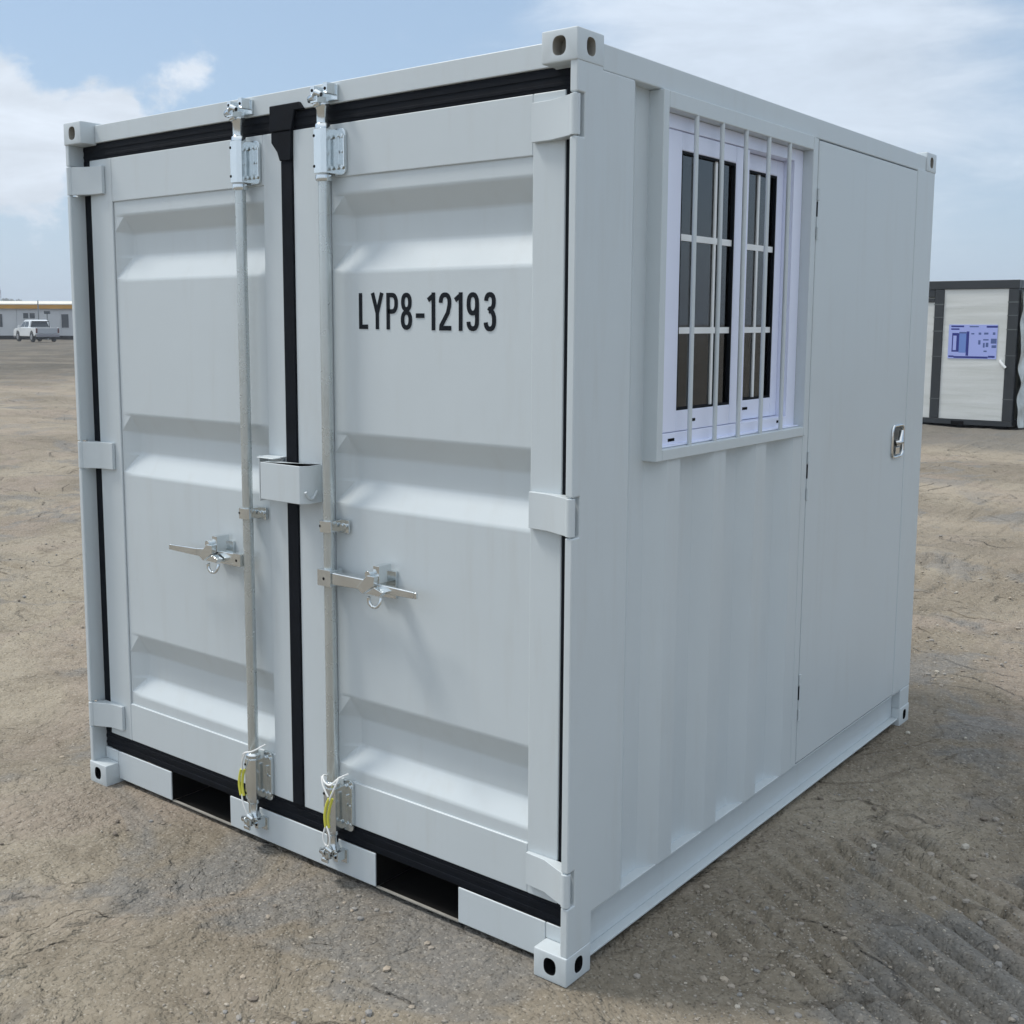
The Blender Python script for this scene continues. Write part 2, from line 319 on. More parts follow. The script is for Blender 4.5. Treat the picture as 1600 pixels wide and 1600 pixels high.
bpn = N(t, 'ShaderNodeBump'); V(bpn, 'Strength', .85); V(bpn, 'Distance', .011); t.links.new(bsum, bpn.inputs['Height'])
bp2 = N(t, 'ShaderNodeBump'); V(bp2, 'Strength', .8); V(bp2, 'Distance', .008); t.links.new(math_node(t, 'ADD', math_node(t, 'MULTIPLY', l1, -.6), math_node(t, 'MULTIPLY', noise(7, 5, .6), 1.6)), bp2.inputs['Height']); t.links.new(bp2.outputs[0], bpn.inputs['Normal'])
bp3 = N(t, 'ShaderNodeBump'); V(bp3, 'Strength', .9); V(bp3, 'Distance', .07); t.links.new(math_node(t, 'ADD', math_node(t, 'MULTIPLY', l2, -.35), math_node(t, 'MULTIPLY', noise(1.8, 6, .7, .4), 1.3)), bp3.inputs['Height']); t.links.new(bp3.outputs[0], bp2.inputs['Normal'])
t.links.new(bpn.outputs[0], b.inputs['Normal'])
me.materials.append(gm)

# loose pebbles and crumbs lying on the soil
rs = np.random.RandomState(5)
bmx = bmesh.new(); bmesh.ops.create_icosphere(bmx, subdivisions=1, radius=1); iv = np.array([v.co[:] for v in bmx.verts]); fi = np.array([[v.index for v in f.verts] for f in bmx.faces]); bmx.free()
Pn = 80000
pr = rs.rand(Pn) ** .7 * 6.5; pa = rs.rand(Pn) * 2 * np.pi
px = 1.9 + pr * np.cos(pa); py = .4 + pr * np.sin(pa)
dens = fbm(px * 1.1, py * 1.1, 101, 3)
keep = (rs.rand(Pn) < np.clip(dens * 5 + .15, .05, 1)) & ~((px > -.02) & (px < W + .02) & (py > 0.02) & (py < L + .02))
px, py = px[keep], py[keep]; n = len(px)
sz = .0014 + .0085 * rs.rand(n) ** 10 + .0022 * rs.rand(n) ** 2
vz = soil(px, py)
sc = sz[:, None] * (0.7 + .7 * rs.rand(n, 3)); sc[:, 2] *= .7
jit = 1 + .35 * (rs.rand(n, len(iv)) - .5)
ang = rs.rand(n) * 6.28; ca, sa = np.cos(ang), np.sin(ang)
vv = iv[None] * jit[:, :, None] * sc[:, None, :]
vx = vv[..., 0] * ca[:, None] - vv[..., 1] * sa[:, None] + px[:, None]; vy = vv[..., 0] * sa[:, None] + vv[..., 1] * ca[:, None] + py[:, None]; vzz = vv[..., 2] + (vz + sc[:, 2] * .35)[:, None]
pm = bpy.data.meshes.new('gravel'); pv = np.stack([vx, vy, vzz], -1).reshape(-1, 3)
pf = (fi[None] + (np.arange(n) * len(iv))[:, None, None]).reshape(-1, 3)
pm.from_pydata(pv.tolist(), [], pf.tolist())
gravel = bpy.data.objects.new('gravel', pm); COL.objects.link(gravel); tag(gravel, 'small loose pebbles and soil crumbs scattered over the yard', 'gravel', kind='stuff')
pmat = bpy.data.materials.new('pebble'); pmat.use_nodes = True; tt = pmat.node_tree; pb = tt.nodes['Principled BSDF']; V(pb, 'Roughness', .85)
gi = N(tt, 'ShaderNodeNewGeometry'); rp = N(tt, 'ShaderNodeValToRGB'); e = rp.color_ramp.elements
e[0].color = (.16, .135, .11, 1); e[1].color = (.46, .43, .37, 1)
for pos, col in ((.35, (.33, .285, .23, 1)), (.6, (.25, .245, .235, 1)), (.9, (.38, .32, .25, 1))):
    x_ = e.new(pos); x_.color = col
tt.links.new(gi.outputs['Random Per Island'], rp.inputs[0]); tt.links.new(rp.outputs[0], pb.inputs['Base Color']); pm.materials.append(pmat)

# ------------------------------------------------------------------ the container
box_ = empty('shipping_container', (0, 0, 0), 'pale grey steel container with LYP8-12193 on its door and a barred side window', 'container')
DY = .055          # door face
HZ = ((1.115, 1.205), (2.028, 2.118), (.200, .285))   # hinge spans

def casting(x0, x1, y0, y1, z0, z1, sx, sy):
    """corner casting: a block with rounded edges and oval hand holes cut in its outer faces and top"""
    o = MB().box((x0, y0, z0), (x1, y1, z1)).build('corner_casting', [PAINT, STAIN if z0 > 1 else BLACK], box_)
    bm = bmesh.new(); bm.from_mesh(o.data); bmesh.ops.bevel(bm, geom=bm.edges[:], offset=.004, segments=3, profile=.5, affect='EDGES'); bm.to_mesh(o.data); bm.free()
    def oval(cu_, cv_, hu, hv, n_=24):
        return [(cu_ + hu * math.copysign(abs(math.cos(a)) ** .75, math.cos(a)), cv_ + hv * math.copysign(abs(math.sin(a)) ** .75, math.sin(a))) for a in [2 * math.pi * (k + .5) / n_ for k in range(n_)]]
    yo, yi_ = (y1, y0) if sy > 0 else (y0, y1); xo = x1 if sx > 0 else x0
    cut = MB(); zc = (z0 + z1) / 2 + (0.002 if z0 < 1 else 0)
    cut.prism(oval((x0 + x1) / 2, zc, .0185, .0215), 'y', yo + sy * .02, yo - sy * .036, 1)
    c1_ = cut.build('cut', [PAINT, STAIN if z0 > 1 else BLACK]); cut = MB()
    cut.prism(oval((y0 + y1) / 2, zc, .0180, .0205), 'x', xo + sx * .02, xo - sx * .034, 1)
    c2_ = cut.build('cut', [PAINT, STAIN if z0 > 1 else BLACK])
    for c_ in (c1_, c2_):
        md = o.modifiers.new('b', 'BOOLEAN'); md.operation = 'DIFFERENCE'; md.solver = 'EXACT'; md.object = c_
    dg = bpy.context.evaluated_depsgraph_get(); nm = bpy.data.meshes.new_from_object(o.evaluated_get(dg)); o.modifiers.clear(); o.data = nm
    for c_ in (c1_, c2_): bpy.data.objects.remove(c_)
    nm.polygons.foreach_set('use_smooth', [True] * len(nm.polygons)); nm.set_sharp_from_angle(angle=R(25))
    return o
CW, CD, CH = .0991, .1088, .0715
for sx, x0, x1 in ((-1, 0, CW), (1, W - CW, W)):
    for sy, y0, y1 in ((-1, 0, CD), (1, L - CD, L)):
        for z0, z1 in ((-.004, CH), (H - CH, H)): casting(x0, x1, y0, y1, z0, z1, sx, sy)

Zb, Zt = CH - .002, H - CH + .002
RT = 2.183     # underside of the top side rail
def front_post(flip):
    mb = MB()
    pts = [(.0035, Zb)]
    for a, b_ in sorted(HZ): pts += [(.0035, a - .003), (.034, a - .003), (.034, b_ + .003), (.0035, b_ + .003)]
    pts += [(.0035, Zt), (.247, Zt - .0005) if False else (.1085, Zt), (.1085, RT), (.247, RT), (.247, .150), (.1105, .150), (.1105, Zb)]
    xa, xb = (W - .022, W - .0012) if not flip else (.019, .0012)
    mb.prism(pts, 'x', xa, xb)
    o = mb.build('corner_post', PAINT, box_, bevel=.006, seg=3)
    return o
front_post(False); front_post(True)
MB().box((.0225, .062, Zb), (.05, .12, Zt)).build('door_jamb', PAINT, box_); MB().box((W - .0225, .062, Zb), (W - .05, .12, Zt)).build('door_jamb', PAINT, box_)
mb = MB().box((W - .10, 2.268, .15), (W - .0012, L - .004, Zt)); mb.box((W - .10, L - .11, Zb), (W - .0015, L - .0045, .15)); mb.build('corner_post', PAINT, box_, bevel=.005)
mb = MB().box((.0012, L - .11, Zb), (.1, L - .004, Zt)); mb.build('corner_post', PAINT, box_, bevel=.005)

MB().box((CW + .001, .052, 2.1935), (W - CW - .001, .13, 2.2505)).box((.023, .0525, 2.1935), (CW, .129, Zt - .003)).box((W - CW, .0525, 2.1935), (W - .023, .129, Zt - .003)).build('door_header', PAINT, box_, bevel=.004)
# sill with two fork pockets
PK = ((.404, .711), (1.353, 1.660)); z0, z1, zp0, zp1 = .014, .1135, .0215, .1125
mb = MB(); xs = [CW + .001, PK[0][0], PK[0][1], PK[1][0], PK[1][1], W - CW - .001]
for a, b_ in ((xs[0], xs[1]), (xs[2], xs[3]), (xs[4], xs[5])): mb.box((a, .051, z0), (b_, .0565, z1))
mb.box((.0235, .0515, CH + .0005), (CW, .0568, z1)); mb.box((W - CW, .0515, CH + .0005), (W - .0235, .0568, z1))
mb.build('door_sill', PAINT, box_, bevel=.003)
for a, b_ in PK:
    mb = MB(); y1 = L - .05
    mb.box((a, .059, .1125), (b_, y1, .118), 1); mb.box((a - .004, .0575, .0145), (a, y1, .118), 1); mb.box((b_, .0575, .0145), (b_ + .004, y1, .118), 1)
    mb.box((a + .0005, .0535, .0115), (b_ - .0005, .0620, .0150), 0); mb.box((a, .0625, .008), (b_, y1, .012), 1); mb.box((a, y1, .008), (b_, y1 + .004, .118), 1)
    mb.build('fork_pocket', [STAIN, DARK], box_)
# floor understructure
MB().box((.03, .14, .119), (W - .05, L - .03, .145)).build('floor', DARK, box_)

def side_rail(flip):
    g = (lambda x: W - x) if not flip else (lambda x: x)
    mb = MB()
    # top flange lip, web, bottom flange
    mb.box((g(.006), .1105, .1435), (g(.075), L - CD - .002, .1495)); mb.box((g(.034), .111, .0315), (g(.040), L - CD - .0025, .1430)); mb.box((g(.008), .1105, .0245), (g(.0745), L - CD - .002, .0310))
    mb.build('bottom_side_rail', PAINT, box_, bevel=.0015)
    mb = MB(); mb.box((g(.0035), CD + .001, RT), (g(.07), L - CD - .001, 2.2435)); mb.build('top_side_rail', PAINT, box_, bevel=.004)
side_rail(False); side_rail(True)
MB().box((CW, L - .06, Zb - .04), (W - CW, L - .004, .14)).build('rear_sill', PAINT, box_, bevel=.003)
MB().box((CW, L - .06, 2.17), (W - CW, L - .004, 2.2435)).build('rear_header', PAINT, box_, bevel=.003)
# roof with shallow cross corrugations
mb = MB(); ys = []; y = .135
prof = []
while y < L - .07: prof += [(y, 2.236), (y + .07, 2.236), (y + .09, 2.222), (y + .15, 2.222), (y + .17, 2.236)]; y += .19
for k in range(len(prof) - 1):
    (a, za), (b_, zb) = prof[k], prof[k + 1]
    if b_ > a: mb.quad((.071, a, za), (W - .071, a, za), (W - .071, b_, zb), (.071, b_, zb))
mb.build('roof', PAINT, box_)
MB().box((.06, .135, 2.19), (W - .06, L - .062, 2.215)).build('ceiling_lining', INTER, box_)

# corrugated sheets: outer crest at depth .001, inner valley at .036
def corr(y0, y1, start=.247):
    pts = []; k = 0; base = start
    seq = []
    while base < y1 + .3:
        seq += [(base, .0025), (base + .060, .036), (base + .133, .036), (base + .193, .0025)]; base += .263
    def dep(y):
        if y <= seq[0][0]: return seq[0][1]
        for (a, da), (b_, db) in zip(seq, seq[1:]):
            if a <= y <= b_: return da + (db - da) * (y - a) / (b_ - a)
        return .0025
    ys = sorted(set([y0, y1] + [s_[0] for s_ in seq if y0 < s_[0] < y1]))
    return [(y, dep(y)) for y in ys]
def sheet(mb, y0, y1, z0, z1, flip=False):
    p = corr(y0, y1)
    for (a, da), (b_, db) in zip(p, p[1:]):
        xa, xb = (W - da, W - db) if not flip else (da, db)
        mb.quad((xa, a, z0), (xb, b_, z0), (xb, b_, z1), (xa, a, z1))
mb = MB(); sheet(mb, .246, 1.300, .1496, 1.262); sheet(mb, .246, .372, 1.262, RT + .001); o = mb.build('side_wall', PAINT, box_, bevel=.006, seg=4, ang=12); o.data.polygons.foreach_set('use_smooth', [False] * len(o.data.polygons)); o.modifiers[0].harden_normals = False
bm = bmesh.new(); bm.from_mesh(o.data); bmesh.ops.remove_doubles(bm, verts=bm.verts, dist=1e-5); bmesh.ops.recalc_face_normals(bm, faces=bm.faces); bm.to_mesh(o.data); bm.free()
mb = MB(); sheet(mb, .246, L - .10, .1496, RT + .001, True); mb.build('side_wall', PAINT, box_)
mb = MB(); x = .1; pr_ = []
while x < W - .1: pr_ += [(x, .006), (x + .07, .006), (x + .13, .04), (x + .2, .04), (x + .263, .006)]; x += .263
pr_ = [(min(a, W - .1), d_) for a, d_ in pr_]
for (a, da), (b_, db) in zip(pr_, pr_[1:]):
    if b_ > a: mb.quad((a, L - da, .14), (b_, L - db, .14), (b_, L - db, 2.2), (a, L - da, 2.2))
mb.build('rear_wall', PAINT, box_)
# lining and floor seen through the window
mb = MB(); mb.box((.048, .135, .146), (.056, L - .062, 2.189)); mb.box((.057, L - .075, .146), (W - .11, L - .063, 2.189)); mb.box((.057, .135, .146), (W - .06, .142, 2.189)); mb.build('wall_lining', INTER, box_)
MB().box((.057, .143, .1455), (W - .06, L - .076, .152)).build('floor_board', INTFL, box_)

# header and sill gaskets
mb = MB(); mb.box((.0225, .058, 2.1415), (W - .0225, .085, 2.193)); mb.box((.0225, .0562, 2.150), (W - .0225, .058, 2.158)); mb.box((.0225, .0562, 2.172), (W - .0225, .058, 2.184)); mb.build('door_gasket', RUBBER, box_, bevel=.002)
mb = MB(); mb.box((.0225, .058, .1140), (W - .0225, .085, .1695)); mb.box((.0225, .0562, .124), (W - .0225, .058, .134)); mb.box((.0225, .0562, .146), (W - .0225, .058, .158))
mb.build('door_gasket', RUBBER, box_, bevel=.002)
mb = MB(); mb.box((.0192, .059, .170), (.0575, .084, 2.1412)); mb.build('door_gasket', RUBBER, box_)
mb = MB(); mb.box((W - .0215, .059, .170), (1.9795, .084, 2.1412)); mb.build('door_gasket', RUBBER, box_)

BANDS = ((1.955, 1.897, 1.825, 1.747), (1.306, 1.242, 1.173, 1.104), (.553, .480, .399, .339))
DEP = .039
def door(name, x0, x1, px0, px1, hinge_side, label):
    mb = MB(); z0, z1, pz0, pz1 = .1700, 2.1410, .302, 2.000
    mb.box((x0, DY, z0), (px0, DY + .05, z1)); mb.box((px1, DY, z0), (x1, DY + .062, z1)); mb.box((px0, DY + .0006, z0), (px1, DY + .05, pz0)); mb.box((px0, DY + .0006, pz1), (px1, DY + .05, z1))
    d = mb.build('container_door', PAINT, box_, bevel=.003); d['label'] = label
    mb = MB(); PY = DY + .006
    prof = [(pz0, 0.)]
    for b4 in BANDS[::-1]: prof += [(b4[3], 0.), (b4[2], 1.), (b4[1], 1.), (b4[0], 0.)]
    prof += [(pz1, 0.)]
    cols = [(px0 + .002, 0.), (px0 + .054, 1.), (px1 + .02, 1.)]
    vs = [(cx, PY + DEP * min(p_[1], ck), p_[0]) for p_ in prof for cx, ck in cols]; nc = len(cols)
    fs = [(r_ * nc + k, r_ * nc + k + 1, (r_ + 1) * nc + k + 1, (r_ + 1) * nc + k) for r_ in range(len(prof) - 1) for k in range(nc - 1)]
    mb.add(vs, fs); p = mb.build('door_panel', PAINT, d, bevel=.006, seg=4, ang=12); p.data.polygons.foreach_set('use_smooth', [False] * len(p.data.polygons)); p.modifiers[0].harden_normals = False
    MB().box((px0 + .01, DY + .052, .31), (px1 - .01, DY + .056, 1.99)).build('inner_sheet', INTER, d) if False else None
    # hinges
    s = -1 if hinge_side == 'l' else 1
    for a, b_ in HZ:
        mb = MB()
        xi = .146 if s < 0 else W - .156
        xe = .022 if s < 0 else W - .022
        poly = [(xi, DY - .001), (xi, DY - .013), (xi - s * -.060, DY - .018), (xe - s * .012, .012), (xe, .008), (xe, .019), (xe - s * .010, DY - .001)]
        mb.prism(poly, 'z', a, b_)
        xc_ = .0125 if s < 0 else W - .0125
        mb.tube([(xc_, .0115, a), (xc_, .0115, b_)], .0118, 20)
        mb.box((xc_ - .009 * s * -1 - .006, .0165, a + .001), (xe, .031, b_ - .001)) if False else None
        mb.tube([(xc_, .0115, a - .006), (xc_, .0115, b_ + .006)], .0050, 10)
        mb.build('hinge', PAINT, d, bevel=.0015)
    return d
dl = door('container_door', .0580, 1.0085, .180, .928, 'l', 'narrower looking left door with a locking bar and a handle pointing left')
dr = door('container_door', 1.0560, 1.9790, 1.200, 1.886, 'r', 'right door with the black writing LYP8-12193')
# centre gasket with its wide top, and the rubber drip piece over the header
mb = MB(); mb.box((1.0090, .0505, .172), (1.0555, .075, 2.06))
mb.prism([(.9990, 2.085), (1.0090, 2.0595), (1.0555, 2.0595), (1.060, 2.140), (.975, 2.140), (.975, 2.112)], 'y', .046, .072)
mb.build('door_gasket', RUBBER, dr, bevel=.003)
MB().prism([(.972, 2.141), (1.062, 2.141), (1.075, 2.192), (1.112, 2.192), (1.094, 2.213), (.972, 2.213)], 'y', .044, .0565).build('rain_flap', RUBBER, dr, bevel=.003)

def bolt(mb, x, y, z, r=.006, h=.004, mi=0): mb.tube([(x, y, z), (x, y - h, z)], r, 8, mi=mi)
def locking(d, xc, hs):
    yc = .026
    mb = MB(); mb.tube([(xc, yc, .30), (xc, yc, 1.995)], .0160, 24); mb.build('locking_bar', GALV, d, smooth=True)
    # top bracket
    for top in (True, False):
        za, zb_ = (2.008, 2.124) if top else (.158, .285)
        mb = MB()
        ch = .010
        mb.prism([(xc - .0235, .054), (xc - .0235, .004 + ch), (xc - .0235 + ch, .003), (xc + .0235 - ch, .003), (xc + .0235, .004 + ch), (xc + .0235, .054)], 'z', za, zb_)
        r_ = .014; pl = []
        X0, X1, Z0, Z1 = xc + .0225, xc + .061, za - .004, zb_ + (.002 if top else .022)
        for cx, cz, a0 in ((X1 - r_, Z0 + r_, -90), (X1 - r_, Z1 - r_, 0)):
            pl += [(cx + r_ * math.cos(R(a0 + k * 15)), cz + r_ * math.sin(R(a0 + k * 15))) for k in range(7)]
        pl += [(X0, Z1), (X0, Z0)]
        mb.prism(pl, 'y', .0545, .047)
        mb.box((xc + .036, .0415, za + .022), (xc + .042, .0475, zb_ - .022)); mb.box((X1 - .004, .042, Z0 + .02), (X1, .0475, Z1 - .02))
        for bz in (Z0 + .020, Z1 - .020):
            bolt(mb, xc + .033, .0465, bz, .0060, .005); bolt(mb, xc + .051, .0465, bz, .0060, .005)
        bolt(mb, xc + .050, .0465, (Z0 + Z1) / 2, .0045, .004)
        for bz in (za + .018, zb_ - .018): bolt(mb, xc - .0125, .0032, bz, .0042, .0012, 1)
        if top: mb.tube([(xc, yc, za - .020), (xc, yc, za - .012), (xc, yc, za - .004)], [.0215, .0235, .022], 20)
        else:
            mb.tube([(xc, yc, zb_), (xc, yc, zb_ + .012), (xc, yc, zb_ + .018)], [.0215, .0235, .018], 20)
        mb.build('bar_bracket', [ZINC, BLACK], d, bevel=.0025)
        # neck and cam
        mb = MB(); sgn = 1 if top else -1; zz = zb_ if top else za
        mb.tube([(xc, yc - .002, zz), (xc, yc - .002, zz + sgn * .012), (xc, yc - .002, zz + sgn * .016), (xc, yc - .002, zz + sgn * .050), (xc, yc - .002, zz + sgn * .056), (xc, yc - .002, zz + sgn * .066)], [.0215, .0205, .0165, .0165, .0205, .0205], 18)
        mb.build('bar_neck', ZINC, d, bevel=.001)
        mb = MB(); z_ = zz + sgn * .070
        mb.box((xc - .013, yc - .034, z_ - .006), (xc + .014, yc + .010, z_ + .012)); 
        mb.tube([(xc - .036, .010, z_ + .004), (xc - .018, -.004, z_ + .006), (xc + .004, -.008, z_ + .010)], [.0045, .008, .010], 10)
        mb.tube([(xc + .003, -.004, z_ + .022), (xc + .024, -.002, z_ + .014)], [.009, .007], 10)
        mb.tube([(xc - .006, .0, z_ - .010), (xc + .012, .004, z_ - .004)], [.007, .0085], 10)
        mb.build('locking_cam', ZINC, d, bevel=.0015)
        # keeper welded to header / sill
        mb = MB(); kz = 2.218 if top else .072
        mb.box((xc - .038, .0445, kz - .018), (xc + .036, .0515, kz + .022))
        for (dx_, dz_, dz2) in ((-.033, -.012, .020), (.016, -.004, .024)): mb.box((xc + dx_, .012, kz + dz_), (xc + dx_ + .015, .0445, kz + dz2))
        mb.box((xc - .033, .008, kz - .018), (xc - .006, .014, kz - .008))
        for dx_ in (-.0265, .023): bolt(mb, xc + dx_, .0118, kz + .008, .0045, .001, 1)
        mb.build('cam_keeper', [ZINC, BLACK], box_, bevel=.002)
    # guide at mid height
    mb = MB(); zc = 1.047
    mb.prism([(xc - .0225, .054), (xc - .0225, .012), (xc - .014, .004), (xc + .014, .004), (xc + .0225, .012), (xc + .0225, .054)], 'z', zc - .017, zc + .015)
    mb.box((xc + .022, .0475, zc - .019), (xc + .056, .0545, zc + .017))
    bolt(mb, xc + .032, .047, zc, .0065, .006); bolt(mb, xc + .047, .047, zc, .0065, .006); bolt(mb, xc - .013, .0045, zc, .0036, .0012, 1)
    mb.build('bar_guide', [ZINC, BLACK], d, bevel=.002)
    # handle hub, handle, catch
    zc = .903; mb = MB()
    if hs > 0: mb.box((xc - .021, -.001, zc - .024), (xc + .030, .048, zc + .022))
    else: mb.box((xc - .046, .002, zc - .020), (xc - .012, .040, zc + .018))
    bolt(mb, xc + (.004 if hs > 0 else -.030), -.0008 if hs > 0 else .0022, zc - .003, .0045, .0008, 1)
    mb.build('handle_hub', [ZINC, BLACK], d, bevel=.005, seg=3)
    mb = MB()
    h0, h1 = (xc + .030, 1.562) if hs > 0 else (xc - .045, .505)
    mid = h0 + (h1 - h0) * .5
    def slab(pts, hh):       # tapered flat handle following a path in x, y
        for (a, b_), h_a, h_b in zip(zip(pts, pts[1:]), hh, hh[1:]):
            xa, ya, ta = a; xb, yb, tb = b_
            v = [(xa, ya, zc - h_a), (xb, yb, zc - h_b), (xb, yb + tb, zc - h_b), (xa, ya + ta, zc - h_a), (xa, ya, zc + h_a), (xb, yb, zc + h_b), (xb, yb + tb, zc + h_b), (xa, ya + ta, zc + h_a)]
            mb.add(v, [(0, 3, 2, 1), (4, 5, 6, 7), (0, 1, 5, 4), (1, 2, 6, 5), (2, 3, 7, 6), (3, 0, 4, 7)])
    slab([(h0, .004, .022), (mid - hs * .02, .006, .016), (mid + hs * .02, .000, .010), (h1 - hs * .01, -.002, .009), (h1, -.002, .009)], [.017, .015, .012, .0095, .009])
    mb.build('handle', ZINC, d, bevel=.003)
    # retainer plate, catch and padlock loop
    cx = 1.405 if hs > 0 else .722
    mb = MB()
    mb.box((cx - .030, .050, zc - .036), (cx + .036, .0605, zc + .040))
    mb.box((cx - .002, .002, zc + .012), (cx + .020, .0505, zc + .060))
    mb.prism([(cx - .048, zc - .004), (cx - .026, zc - .018), (cx + .016, zc + .008), (cx + .018, zc + .034), (cx - .008, zc + .034)], 'y', -.016, .002)
    mb.tube([(cx - .010, .010, zc + .036), (cx - .010, -.012, zc + .036)], .0105, 14)
    mb.prism([(cx - .012, zc - .014), (cx + .04, zc - .016), (cx + .052, zc - .004), (cx + .022, zc + .006)], 'y', -.020, .0)
    lp = [(cx + .014 + .018 * math.cos(R(a)), -.004 + .010 * math.sin(R(a * .5)), zc - .030 + .020 * math.sin(R(a))) for a in range(-200, 21, 20)]
    mb.tube(lp, .0055, 8)
    mb.build('handle_retainer', ZINC, d, bevel=.002)
locking(dl, .862, -1)
locking(dr, 1.2095, 1)

# padlock box over the centre joint
mb = MB()
bx0, bx1, bz0, bz1, by0, by1 = .974, 1.156, 1.104, 1.212, -.018, .054
poly = [(bx0, by0), (bx1 - .016, by0), (bx1, by0 + .020), (bx1, by1), (bx1 - .004, by1), (bx1 - .004, by0 + .021), (bx1 - .018, by0 + .004), (bx0, by0 + .004)]
mb.prism(poly, 'z', bz0, bz1)
mb.prism([(bx0, by0 + .0035), (bx1 - .018, by0 + .0035), (bx1 - .0035, by0 + .021), (bx1 - .0035, by1 - .004), (bx1 - .045, by1 - .012), (bx0, by0 + .040)], 'z', bz1 - .005, bz1 - .0005)
mb.box((bx0, by0 + .004, bz0 + .0005), (bx1 - .018, by0 + .016, bz0 + .005))
mb.build('lock_box', PAINT, dr, bevel=.004, seg=3)
lp = [(1.146 + .014 * math.cos(R(a)), .012 - .020 * math.cos(R(a)) * 1.0, 1.142 + .020 * math.sin(R(a))) for a in range(180, 361, 15)]
MB().tube([(1.160, lp[0][1] + k * 0, 1.165) if False else p for k, p in enumerate([(1.158, .032 - .044 * k / 12, 1.140 - .022 * math.sin(math.pi * k / 12)) for k in range(13)])], .0042, 8).build('lock_box_hook', PAINT, dr, smooth=True)
mb = MB()
mb.box((.925, .030, 1.219), (1.0065, .054, 1.2235)); mb.box((.925, .018, 1.090), (.930, .054, 1.2235)); mb.box((.930, .046, 1.098), (.999, .052, 1.2190)); mb.box((.930, .006, 1.2185), (1.003, .0300, 1.2215))
mb.build('lock_box_flange', PAINT, dl, bevel=.002)

# ---- lettering LYP8-12193, each glyph drawn as strokes
GW, GH, ST = .037, .096, .0118
def arc(cx, cz, rx, rz, a0, a1, n_=10, p=.85):
    o_ = []
    for k in range(n_ + 1):
        a = R(a0 + (a1 - a0) * k / n_); c_, s_ = math.cos(a), math.sin(a)
        o_.append((cx + rx * math.copysign(abs(c_) ** p, c_), cz + rz * math.copysign(abs(s_) ** p, s_)))
    return o_
def glyph(ch, w):
    t_ = ST / 2; h = GH
    if ch == 'L': return [([(t_, h), (t_, t_), (w, t_)], 0)]
    if ch == 'Y': return [([(t_, h), (w / 2, h * .44), (w / 2, 0)], 0), ([(w - t_, h), (w / 2, h * .44)], 0)]
    if ch == 'P': return [([(t_, 0), (t_, h - t_), (w * .5, h - t_)] + arc(w * .5, h * .715, w * .5 - t_, h * .285 - t_, 90, -90)[1:] + [(t_, h * .43 + t_)], 0)]
    if ch == '8': return [(arc(w / 2, h * .745, w / 2 - t_ - .0012, h * .255 - t_, 0, 345, 24), 1), (arc(w / 2, h * .265, w / 2 - t_, h * .265 - t_, 0, 345, 24), 1)]
    if ch == '-': return [([(0, h * .385), (w, h * .385)], 0)]
    if ch == '1': return [([(w - t_, 0), (w - t_, h)], 0), ([(t_ * .2, h * .80), (w - ST * .8, h - t_ * 1.6)], 0)]
    if ch == '2': return [(arc(w / 2, h * .73, w / 2 - t_, h * .27 - t_, 180, -20, 14) + [(w * .72, h * .46), (t_ * 1.3, h * .13), (t_ * 1.2, t_), (w, t_)], 0)]
    if ch == '9': return [(arc(w / 2, h * .70, w / 2 - t_, h * .30 - t_, 0, 345, 24), 1), ([(w - t_, h * .70), (w - t_, h * .26)] + arc(w / 2, h * .24, w / 2 - t_, h * .24 - t_, 0, -180, 14)[1:], 0)]
    if ch == '3': return [(arc(w / 2, h * .755, w / 2 - t_ - .001, h * .245 - t_, 175, -90, 16) + [(w * .42, h * .52)], 0), ([(w * .42, h * .52)] + arc(w / 2, h * .27, w / 2 - t_, h * .25, 90, -0, 8)[1:] + arc(w / 2, h * .25, w / 2 - t_, h * .25 - t_, 0, -175, 14), 0)]
def stroke(mb, pts, closed, ox, oz, y0, y1):
    P_ = [Vector(p) for p in pts]; n_ = len(P_); Lf = []; Rt = []
    for k in range(n_):
        if closed: a, b_ = P_[k - 1], P_[(k + 1) % n_]; d1 = (P_[k] - a).normalized(); d2 = (b_ - P_[k]).normalized()
        else:
            d1 = (P_[k] - P_[k - 1]).normalized() if k else (P_[1] - P_[0]).normalized(); d2 = (P_[k + 1] - P_[k]).normalized() if k < n_ - 1 else d1
        m_ = (d1 + d2); m_ = m_.normalized() if m_.length > 1e-6 else d1
        nn = Vector((-m_.y, m_.x)); k_ = min(1.6, 1 / max(.3, nn.dot(Vector((-d1.y, d1.x))))) * ST / 2
        Lf.append(P_[k] + nn * k_); Rt.append(P_[k] - nn * k_)
    vs = [(ox + p.x, y0, oz + p.y) for p in Lf] + [(ox + p.x, y0, oz + p.y) for p in Rt] + [(ox + p.x, y1, oz + p.y) for p in Lf] + [(ox + p.x, y1, oz + p.y) for p in Rt]
    fs = []
    for k in range(n_ if closed else n_ - 1):
        j = (k + 1) % n_; fs += [(k, j, n_ + j, n_ + k), (k, j, 2 * n_ + j, 2 * n_ + k), (n_ + k, n_ + j, 3 * n_ + j, 3 * n_ + k)]
    if not closed: fs += [(0, n_, 3 * n_, 2 * n_), (n_ - 1, 2 * n_ - 1, 4 * n_ - 1, 3 * n_ - 1)]
    mb.add(vs, fs)
mb = MB()
for ch, xa, xb in (('L', 1.303, 1.336), ('Y', 1.348, 1.394), ('P', 1.405, 1.446), ('8', 1.457, 1.496), ('-', 1.510, 1.539), ('1', 1.551, 1.576), ('2', 1.589, 1.630), ('1', 1.642, 1.667), ('9', 1.681, 1.720), ('3', 1.736, 1.774)):
    for k, (pts, clz) in enumerate(glyph(ch, xb - xa)): stroke(mb, pts, clz, xa, 1.5935 - .004 * (xa - 1.303) / .47, DY + .0046 - .0002 * k, DY + .0058)
mb.build('lettering', INK, dr)

